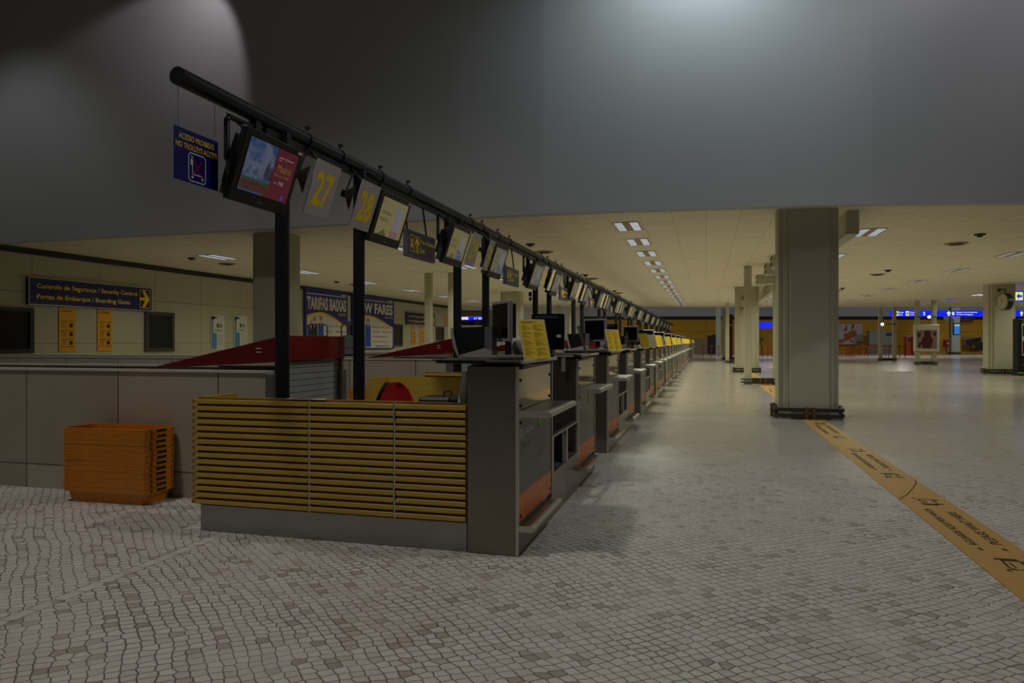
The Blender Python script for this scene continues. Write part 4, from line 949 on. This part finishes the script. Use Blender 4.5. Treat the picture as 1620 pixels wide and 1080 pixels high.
# ================================================================ OVERHEAD RAIL
XB, ZB = -3.13, 2.93
t = thing('overhead_rail', 'long black tubular rail on black posts above the desk row', 'rail', (XB, 3.70, 0))
b = MB(); b.cyl((0, 0, ZB), (0, 68, ZB), .056, black_metal, 24); b.build('main_tube', None, t)
b = MB(); b.box(-.022, .022, .9, 68, ZB - .105, ZB - .058, mat('dark_under_channel', (16, 16, 18), .5)); b.build('cable_channel', None, t)
for k, y in enumerate(Y0):
    for dy in (.645 if k == 0 else .50, 1.90 if k == 0 else 1.74):
        b = MB(); b.cyl((0, y + dy - 3.70, 0), (0, y + dy - 3.70, ZB - .05), .054, black_metal, 20); b.build('post', None, t)
        if k < 6: b = MB(); b.box(-.03, .06, y + dy - 3.70 - .03, y + dy - 3.70 + .03, ZB - .22, ZB - .04, mat('post_collar', (44, 46, 52), .5, .3)); b.build('collar', None, t)
clp = []
for k, y in enumerate(Y0[:12]):
    for dy in (.98, 1.52, 2.32, 3.0) if k < 5 else (1.0, 1.5):
        b = MB(); yy = y + dy - 3.70
        b.tube([(.062 * math.cos(a), yy + .004 * math.sin(3 * a), ZB + .062 * math.sin(a)) for a in [j * PI / 7 for j in range(14)]], .007, black, 6, closed=True)
        b.cyl((.0, yy, ZB + .062), (.012, yy + .01, ZB + .105), .010, black, 6); b.box(-.005, .03, yy - .008, yy + .03, ZB + .095, ZB + .112, black); b.build('clamp', None, t)

TL = math.radians(18.3)
RT, UP = (0, 1, 0), (math.sin(TL), 0, math.cos(TL))
def make_screen(var):
    t = thing('hanging_screen', '', 'screen', (XB, 0, ZB))
    # local origin: centre on the rail; active area .588 x .375, its top edge at x .10, z -.21
    K = .954
    Mc = frame((.24, 0, -.274), RT, UP) @ Matrix.Scale(K, 4)
    b = MB(Mc); b.box(-.355, .355, -.465, .055, -.055, -.004, black, .008); cas = b.build('casing', None, t)
    b = MB(Mc); b.box(-.30, .30, -.44, -.01, -.13, -.055, mat('grey_casing_back', (52, 52, 58), .5)); b.box(-.22, .22, -.36, -.06, -.20, -.13, black); b.build('back_box', None, t)
    b = MB(Mc); b.box(-.30, .30, -.382, .006, -.004, -.001, dark_glass); b.build('display_glass', None, cas)
    b = MB(Mc); x0, x1, y0, y1 = -.294, .294, -.375, 0
    if var == 0:
        b.quad(x0, y0, .035, y1, glow('ad_sky', (48, 84, 140), 1, (120, 128, 150), 9)); z = .0006
        pal = glow('ad_palace', (112, 120, 148), 1); pd = glow('ad_palace_shade', (58, 62, 84), 1)
        b.poly([(x0 + .02, -.23), (x0 + .03, -.17), (-.24, -.16), (-.235, -.13), (-.22, -.16), (-.18, -.15), (-.17, -.115), (-.16, -.15), (-.10, -.16), (-.09, -.10), (-.07, -.06), (-.06, -.10), (-.04, -.12), (-.03, -.08), (-.01, -.14), (.035, -.13), (.035, -.25)], pal, z)
        b.poly([(-.06, -.25), (-.05, -.17), (-.02, -.12), (.0, -.17), (.02, -.15), (.035, -.17), (.035, -.26)], pd, z * 2)
        b.poly([(x0, -.20), (-.20, -.185), (-.08, -.215), (-.04, -.25), (-.03, -.28), (x0, -.285)], glow('ad_fountain', (76, 90, 120), 1, (120, 132, 155), 30), z * 3)
        b.quad(x0, -.30, .035, -.272, glow('ad_lawn', (52, 84, 74), 1), z * 4); b.quad(x0, y0, .035, -.295, glow('ad_flowers', (64, 50, 44), 1, (120, 44, 40), 60), z * 5)
        b.quad(x0, y0, -.02, y0 + .014, glow('ad_sky2', (60, 90, 140), 1), z * 6)
        b.poly([(.035, y0), (x1, y0), (x1, y1), (.035, y1)], glow('ad_crimson', (108, 26, 50), 1), z * 5)
    else:
        base = glow('screen_straw%d' % var, ((158, 148, 96), (128, 126, 104), (150, 140, 88))[var - 1], 1)
        b.quad(x0, y0, x1, y1, base)
        z = .0006
        b.poly([(x0, y0), (x0 + .10, y0 + .02), (x0 + .18, y0 + .07), (x0 + .24, y0 + .02), (x0 + .26, y0)], glow('screen_hill', (96, 92, 56), 1), z)
        b.quad(.04, -.30, .22, -.06, glow('screen_list', (152, 150, 160), 1), z * 2)
        ln = glow('screen_line', (112, 108, 112), 1)
        for q in range(14): b.quad(.05, -.075 - q * .016, .14 + .06 * ((q * 7) % 3) / 2, -.079 - q * .016, ln, z * 3)
        if var == 1: b.quad(.03, -.365, .21, -.31, glow('screen_pink', (158, 112, 120), 1), z * 3); b.line([(.03, -.365), (.21, -.365), (.21, -.31), (.03, -.31), (.03, -.365)], .004, glow('screen_red', (150, 60, 60), 1), z * 4)
        else:
            b.poly([(.02, y0), (.22, y0), (.22, -.30), (.14, -.26), (.03, -.24)], glow('screen_blue', (70, 96, 140), 1), z * 3); b.quad(.02, -.31, .22, -.30, base, z * 4)
    b.build('display', None, cas)
    if var == 0:
        b = MB(Mc); wht = glow('ad_white', (180, 160, 170), 1); gold = glow('ad_gold', (160, 130, 60), 1); z = .006
        b.text('Madrid', .075, -.165, .17, .055, gold, .0, z); b.text('Barcelona · Sevilla', .055, -.20, .19, .02, gold, .0, z); b.text('79€', .125, -.262, .07, .032, wht, .02, z); b.text('Desde', .07, -.255, .045, .014, wht, .0, z)
        b.quad(.065, -.065, .13, -.058, wht, z); b.quad(.17, -.065, .25, -.058, wht, z); b.quad(.065, -.082, .1, -.077, wht, z); b.poly([(.14, -.075), (.15, -.05), (.165, -.05), (.155, -.075)], gold, z); b.disc(.215, -.345, .018, .022, glow('ad_globe', (70, 90, 160), 1), z, 14)
        b.build('lettering', None, t)
    else:
        b = MB(Mc); ln = glow('screen_text', (96, 84, 60), 1)
        for q, (a, c, y) in enumerate(((x0 + .02, -.22, -.04), (x0 + .05, -.06, -.13), (x0 + .05, -.03, -.15), (x0 + .03, -.09, -.20), (x0 + .03, -.05, -.22))): b.quad(a, y - .01, c, y, ln, .0008)
        b.build('lettering', None, t)
    b = MB(Mc); b.box(.28, .33, .016, .036, -.004, .001, paper_white); b.build('sticker', None, cas)
    b = MB(Mc); b.box(-.05, .02, -.432, -.422, -.004, .0, mat('maker_mark', (110, 110, 110), .4)); b.build('maker_mark', None, cas)
    for yy in (.10,):
        b = MB(); b.box(-.03, .17, yy - .03, yy + .03, -.30, -.26, black); b.box(-.03, .03, yy - .03, yy + .03, -.26, -.05, black); b.build('mount', None, t)
    b = MB(); b.tube([(0, .16, -.09), (0, .0, -.10), (0, -.19, -.10), (0, -.215, -.125), (0, -.215, -.39), (.01, -.20, -.42), (.05, -.15, -.43), (.09, -.08, -.42)], .020, black, 10); b.build('swan_arm', None, t)
    b = MB(); b.tube([(.03, -.26, -.10), (.05, -.12, -.16), (.05, .0, -.13), (.04, .12, -.16), (.03, .2, -.10)], .005, black, 6); b.build('cable', None, t)
    return t
def make_number(txt):
    t = thing('number_sign', '', 'sign', (XB, 0, ZB))
    Mc = frame((.24, 0, -.213), RT, UP) @ Matrix.Scale(.954, 4)
    b = MB(Mc); b.box(-.19, .19, -.45, 0, -.008, 0, grey_plate); pl = b.build('plate', None, t)
    b = MB(Mc); b.text(txt, -.135, -.375, .27, .29, yellow_ink, .03, .0015); b.build('numeral', None, pl)
    return t
def bracket(t, s):
    b = MB(frame((.20, 0, -.213), RT, UP) @ Matrix.Scale(.954, 4))
    b.poly([(-.19, -.06), (-.19, -.30), (-.36, -.16)], black, -.012); b.line([(-.33, -.17), (-.31, -.02), (-.26, .06)], .03, black, -.012)
    b.box(-.34, -.19, -.2, -.14, -.05, -.02, black); b.M = Matrix(); b.cyl((.18, .0, -.215), (.0, .0, -.05), .012, black, 6); b.build('bracket', None, t)
scr0 = make_screen(0); scr1 = make_screen(1); scr2 = make_screen(2); scr3 = make_screen(3)
used = set()
def place_screen(proto, y, lab, k):
    sk = () if k < 5 else ('cable', 'sticker', 'maker_mark', 'lettering', 'display_glass')
    if id(proto) not in used: used.add(id(proto)); o = proto; o.location.y = y * .954
    else: o = dup(proto, (XB, y * .954, ZB), skip=sk)
    o['label'] = lab; o['group'] = 'information screens hung from the rail'; return o
dirp = None
for k, y in enumerate(Y0):
    A = scr0 if k == 0 else (scr3 if k % 2 else scr2); B = scr1 if k == 0 else scr2
    place_screen(A, y + .415, 'hanging screen with a Madrid advert, nearest on the rail' if k == 0 else 'hanging screen just before the number %d sign%s' % (27 + 2 * k, ', showing a pale list' if k < 3 else ''), k)
    place_screen(B, y + (2.535 if k == 0 else 2.30), 'hanging screen just after the number %d sign%s' % (28 + 2 * k, ', pale yellow page' if k < 3 else ''), k)
    for j, dy in ((0, 1.195), (1, 1.975)):
        if k: dy -= .10
        nn = str(27 + 2 * k + j)
        t = make_number(nn); t.location.y = (y + dy) * .954; bracket(t, 1)
        t['label'] = 'grey hanging sign with yellow numeral %s, %s' % (nn, 'plainly readable' if k < 2 else '%s number sign from the camera' % (ORD[2 * k + j] if 2 * k + j < 20 else 'one of the farthest'))
        if k < 2: t['label'] = 'grey hanging sign with a yellow %s' % nn
        t['group'] = 'desk number signs'
    if k < 10:
        yy = y + (3.235 if k == 0 else 2.95)
        if dirp is None:
            t = thing('gate_direction_sign', '', 'sign', (XB, 0, ZB))
            MB().box(.03, .085, -.40, .40, -.72, -.432, mat('grey_sign_frame', (96, 96, 110), .4), .006).build('frame', None, t)
            MB().box(.085, .088, -.375, .385, -.705, -.447, dark_navy).build('face', None, t)
            Mc = Matrix(((0, 0, 1, .0895), (1, 0, 0, 0), (0, 1, 0, 0), (0, 0, 0, 1)))
            b = MB(Mc); b.text('Portas de Embarque', -.06, -.565, .43, .062, yellow_ink, .0); b.text('Gates', -.06, -.648, .13, .055, yellow_ink, .0); b.build('lettering', None, t)
            b = MB(Mc); b.line([(-.345, -.66), (-.24, -.66), (-.24, -.49), (-.345, -.49), (-.345, -.66)], .006, yellow_ink); b.line([(-.215, -.66), (-.085, -.66), (-.085, -.49), (-.215, -.49), (-.215, -.66)], .006, yellow_ink)
            b.poly([(-.15, -.495), (-.205, -.56), (-.205, -.585), (-.165, -.55), (-.165, -.655), (-.135, -.655), (-.135, -.55), (-.095, -.585), (-.095, -.56)], yellow_ink)
            b.disc(-.292, -.545, .022, .022, yellow_ink); b.poly([(-.325, -.62), (-.31, -.565), (-.275, -.565), (-.26, -.62)], yellow_ink); b.line([(-.31, -.64), (-.27, -.51)], .006, red_ink, .001); b.build('pictogram', None, t)
            for yr in (-.33, .21): b = MB(); b.cyl((.05, yr, -.435), (0, yr, -.05), .011, black, 8); b.build('hanger', None, t)
            dirp = t; t.location.y = yy
        else: t = dup(dirp, (XB, yy, ZB), skip=() if k < 5 else ('pictogram',))
        t['label'] = ('grey framed sign with a yellow arrow reading Portas de Embarque, nearest one' if k == 0 else '%s hanging gates arrow sign from the camera, after number %d' % (ORD[k], 28 + 2 * k)); t['group'] = 'gate signs hung from the rail'

# blue no-trolley sign
t = thing('no_trolley_sign', 'blue hanging sign forbidding trolleys at the near end of the rail', 'sign', (XB, 3.879, 2.46))
MB().box(-.004, .0, -.204, .204, -.163, .163, mat('deep_blue_board', (14, 14, 108), .4)).build('board', None, t)
Mc = Matrix(((0, 0, 1, .0015), (1, 0, 0, 0), (0, 1, 0, 0), (0, 0, 0, 1)))
b = MB(Mc); b.text('ACESSO PROIBIDO', -.165, .096, .325, .036, yellow_ink, .012); b.text('NO TROLLEYS ACCESS', -.192, .042, .384, .036, yellow_ink, .012); b.build('lettering', None, t)
b = MB(Mc); x, y, w, h = -.078, -.148, .156, .175
b.line([(x + .015, y), (x + w - .015, y), (x + w, y + .015), (x + w, y + h - .015), (x + w - .015, y + h), (x + .015, y + h), (x, y + h - .015), (x, y + .015), (x + .015, y)], .006, white_ink)
b.line([(x + .02, y + h - .02), (x + .035, y + h - .02), (x + .035, y + .045), (x + w - .03, y + .045)], .006, white_ink); b.line([(x + .025, y + .10), (x + .025, y + .14)], .012, white_ink); b.disc(x + .035, y + .028, .01, .01, white_ink, n=10); b.disc(x + w - .03, y + .028, .01, .01, white_ink, n=10); b.build('pictogram', None, t)
b = MB(Mc); b.line([(x + .03, y + .03), (x + w - .03, y + h - .03)], .007, red_ink, .001); b.line([(x + .03, y + h - .03), (x + w - .03, y + .03)], .007, red_ink, .001); b.build('red_cross', None, t)
for yy in (-.17, .17): b = MB(); b.cyl((0, yy, .15), (0, yy, .42), .0015, mat('thin_wire', (70, 66, 66), .5), 5); b.build('wire', None, t)

# ================================================================ THINGS ON THE DESKS
TOP = 1.183
def make_monitor():
    t = thing('flat_monitor', '', 'monitor', (0, 0, 0))
    b = MB(); b.box(-.175, .175, -.03, .0, .115, .40, mat('grey_bezel', (150, 148, 150), .4), .006); bz = b.build('bezel', None, t)
    MB().box(-.152, .152, -.032, -.03, .142, .378, dark_glass).build('screen', None, bz)
    MB().box(-.14, .14, .0, .04, .14, .38, black, .008).build('back', None, t)
    b = MB(); b.box(-.03, .03, .02, .045, .012, .16, black); b.build('neck', None, t); MB().box(-.11, .11, -.06, .11, 0, .014, black, .005).build('foot', None, t)
    return t
def make_terminal():
    t = thing('desk_terminal', '', 'computer', (0, 0, 0))
    MB().box(-.155, .155, -.03, .02, .04, .375, mat('glossy_black', (10, 10, 12), .12), .012).build('casing', None, t)
    MB().box(-.12, .10, -.032, -.03, .335, .355, mat('gloss_highlight_strip', (60, 66, 72), .2)).build('painted_highlight', None, t)  # gloss highlight along the top edge, painted as a lighter strip
    MB().box(.085, .125, -.033, -.03, .155, .18, paper_white).build('sticker', None, t)
    b = MB(); b.box(-.05, .05, -.08, .09, 0, .04, black, .008); b.box(-.03, .03, -.06, -.03, .04, .11, black); b.build('stand', None, t)
    return t
def make_printer():
    t = thing('ticket_printer', '', 'printer', (0, 0, 0))
    b = MB(); b.M = Matrix(((1, 0, 0, 0), (0, 0, 1, 0), (0, 1, 0, 0), (0, 0, 0, 1)))
    b.prism([(-.19, .20), (-.175, .10), (-.145, .02), (.03, .065), (.03, .21), (-.17, .205)], -.10, .10, black); b.build('hopper', None, t)
    b = MB(); b.M = Matrix(((1, 0, 0, 0), (0, 0, 1, 0), (0, 1, 0, 0), (0, 0, 0, 1))); lt = mat('printer_beige', (176, 174, 166), .5)
    b.prism([(-.20, .205), (-.205, .16), (-.18, .06), (-.15, .0), (-.142, .004), (-.165, .08), (-.185, .17), (-.188, .205)], -.112, .112, lt); b.build('side_shell', None, t)
    b = MB(); b.M = Matrix(((1, 0, 0, 0), (0, 0, 1, 0), (0, 1, 0, 0), (0, 0, 0, 1))); b.prism([(-.15, 0), (.07, 0), (.07, .05), (.03, .066), (-.14, .02)], -.11, .11, lt); b.build('base', None, t)
    MB().box(.03, .07, -.105, .10, .05, .21, mat('mottled_grey', (112, 110, 118), .5, 0, .3, 40)).build('front_plate', None, t)
    return t
def make_card(front, nm):
    t = thing(nm, '', 'notice', (0, 0, 0)); g = math.radians(17)
    M = frame((0, 0, 0), (1, 0, 0), (0, math.sin(g), math.cos(g)))
    b = MB(M); b.box(-.105, .105, 0, .275, -.003, 0, paper_white if front else paper_grey); bo = b.build('board', None, t)
    if front:
        b = MB(M); b.quad(-.098, .008, .098, .267, yellow_paper, .0008); b.build('sheet', None, bo)
        b = MB(M)
        for c in (0, 1):
            for q in range(26):
                if q in (5, 11, 18): continue
                b.quad(-.088 + c * .092, .232 - q * .0082, -.088 + c * .092 + .03 + .045 * ((q * 5 + c * 3) % 4) / 3, .2345 - q * .0082, grey_ink, .0014)
        b.quad(-.085, .256, .04, .259, black_ink, .0014); b.quad(-.085, .248, .0, .251, black_ink, .0014); b.text('Lisboa', .02, .012, .03, .006, black_ink, .0, .0014) if False else None
        b.build('printing', None, t)
    else:
        b = MB(M)
        for q in range(5): b.quad(-.06, .06 + q * .022, .06, .068 + q * .022, mat('faint_red_print', (140, 96, 84), .6), -.0045)
        b.build('printing', None, t)
    b = MB(); b.box(-.05, .05, -.02, .09, -.002, .004, light_metal); b.build('foot', None, t)
    return t
mon, ter, prn = make_monitor(), make_terminal(), make_printer()
cy, cg = make_card(True, 'yellow_notice_card'), make_card(False, 'grey_notice_card')
def put(proto, x, y, z, rz, lab, grp, skip=()):
    if proto.name not in used: used.add(proto.name); o = proto; o.location = (x, y, z); o.rotation_euler.z = rz
    else: o = dup(proto, (x, y, z), rz, skip=skip)
    o['label'] = lab; o['group'] = grp; return o
R = math.radians
for k, y in enumerate(Y0):
    far_ = k > 4; nth = ORD[k]
    put(cy, -1.05, y + .33, TOP, R(47), 'yellow notice card on the near desk of the %s desk pair from the camera' % nth if k else 'largest yellow notice card, standing on the nearest check-in desk', 'yellow notice cards', ('printing', 'foot') if far_ else ())
    if k < 9: put(cg, -1.07, y + 2.42, TOP, R((106, 100, 40, 70)[k % 4]), 'greyish notice card on the far desk of the %s desk pair from the camera' % nth, 'grey notice cards', ('printing', 'foot') if far_ else ())
    if k < 10:
        rz = R((-54, -30, -34, -28, -30, -25, -30, -25, -30, -30)[k]); dy = (.62, .60, .6, .55, .6, .6, .6, .6, .6, .6)[k]
        put(mon, (-1.36, -1.33, -1.33, -1.33)[min(k, 3)], y + dy, TOP, rz, 'flat monitor seen from the side on the nearest check-in desk' if k == 0 else 'grey-rimmed monitor on the near desk of the %s desk pair from the camera' % nth, 'flat monitors on the desks', ('back',) if far_ else ())
        put(ter, -1.42, y + 2.35, TOP, R(2), 'glossy black terminal on the far desk of the %s desk pair from the camera' % nth, 'black terminals on the desks', ('sticker', 'painted_highlight') if far_ else ())
    if k < 4:
        put(prn, -1.47, y + .50, TOP + .007, R(4), 'black and beige printer on the near desk of the %s desk pair from the camera' % nth, 'ticket printers')
# clutter on the first two pairs
cream = mat('crumpled_paper', (186, 178, 170), .7, 0, .06)
for k in (0, 1):
    y = Y0[k]
    t = thing('crumpled_paper_bag', 'crumpled whitish bag behind the monitor on the %s desk' % ('nearest' if k == 0 else 'third'), 'bag', (-1.30, y + 1.0 - .1, TOP), 0)
    rs = []
    for i in range(8):
        s = i / 7; r = .075 * (math.sin(PI * (.18 + .8 * s)) ** .7)
        rs.append([(r * (1 + .22 * math.sin(3 * a + 5 * s) + .1 * math.sin(7 * a)) * math.cos(a), r * (1 + .2 * math.cos(4 * a + 3 * s)) * math.sin(a), .17 * s) for a in [2 * PI * j / 18 for j in range(18)]])
    MB().rings(rs, cream).build('bag', None, t); MB().box(-.03, .03, -.01, .01, .165, .172, cream).build('fold', None, t)
    t = thing('keyboard', 'keyboard on the %s check-in desk in front of its monitor' % ('nearest' if k == 0 else 'third'), 'keyboard', (-1.36, y + .36, TOP), R(8))
    MB().box(-.20, .20, -.07, .07, 0, .02, mat('keyboard_grey', (110, 110, 106), .5), .004).build('body', None, t)
    b = MB()
    for r in range(4):
        for q in range(13): b.box(-.185 + q * .0285, -.162 + q * .0285, -.058 + r * .029, -.035 + r * .029, .02, .026, mat('key_pale', (160, 158, 150), .5))
    b.build('keys', None, t)
    t = thing('tangled_cable', 'loop of black cable by the monitor foot on the %s check-in desk' % ('nearest' if k == 0 else 'third'), 'cable', (-1.24, y + .75, TOP + .006))
    b = MB(); b.tube([(.0, -.2, 0), (.08, -.12, .03), (.05, .0, .10), (-.02, .06, .05), (.04, .12, 0), (.10, .05, .0), (.06, -.05, .06), (.0, -.02, .12)], .006, black, 6); b.build('cord', None, t)
    b = MB(); b.tube([(-.08, -.22, 0), (-.12, -.10, .02), (-.09, .0, .04), (-.02, -.02, .0)], .004, black, 6); b.build('thin_cord', None, t)
    t = thing('paper_stack', 'untidy stack of white papers behind the notice card on the %s desk' % ('nearest' if k == 0 else 'third'), 'papers', (-1.22, y + .52, TOP), R(14))
    b = MB(); b.box(-.10, .10, -.07, .07, 0, .018, paper_white); b.build('lower_sheets', None, t); b = MB(Matrix.Rotation(.25, 4, 'Z')); b.box(-.09, .09, -.06, .06, .018, .026, paper_grey); b.build('upper_sheets', None, t)
for k in range(0, 4):
    y = Y0[k] + 2.1
    t = thing('label_reel_holder', 'short steel label holder hooked on the %s desk edge' % ('second', 'fourth', 'sixth', 'eighth')[k], 'holder', (-1.22, y - .035, TOP - .02), 0, 'steel label holders')
    MB().box(-.018, .018, -.014, .014, -.13, .0, light_metal, .003).build('bracket', None, t); MB().box(-.09, .09, -.02, .02, .0, .012, light_metal, .002).build('bar', None, t)
for k in range(1, 4):
    t = thing('leaflet_box', 'small red and white leaflet box under the monitor of the %s desk pair' % ORD[k], 'leaflets', (-1.30, Y0[k] + .42, TOP), R(5), 'leaflet boxes')
    MB().box(-.09, .03, -.04, .04, 0, .05, mat('leaflet_red', (150, 24, 24), .5)).build('red_leaflets', None, t); MB().box(.03, .09, -.04, .04, 0, .045, paper_white).build('white_leaflets', None, t)
# small camera on the fifth post
t = thing('post_camera', 'small black device clipped to the fifth rail post', 'camera', (XB - .08, Y0[2] + .5, 2.2))
MB().cyl((0, 0, 0), (-.04, -.02, 0), .045, black, 12).build('body', None, t); MB().cyl((0, 0, -.09), (-.03, -.02, -.09), .035, black, 12).build('lens', None, t)
# sheet of paper lying on the oak partition
t = thing('loose_paper', 'loose pale sheet lying on top of the near oak partition', 'paper', (-2.55, Y0[0] + .03, .918)); MB().box(-.14, .14, -.025, .03, 0, .004, paper_white).build('sheet', None, t); MB().box(-.10, .05, -.02, .02, .004, .006, paper_grey).build('folded_corner', None, t)

def prune():
    pass
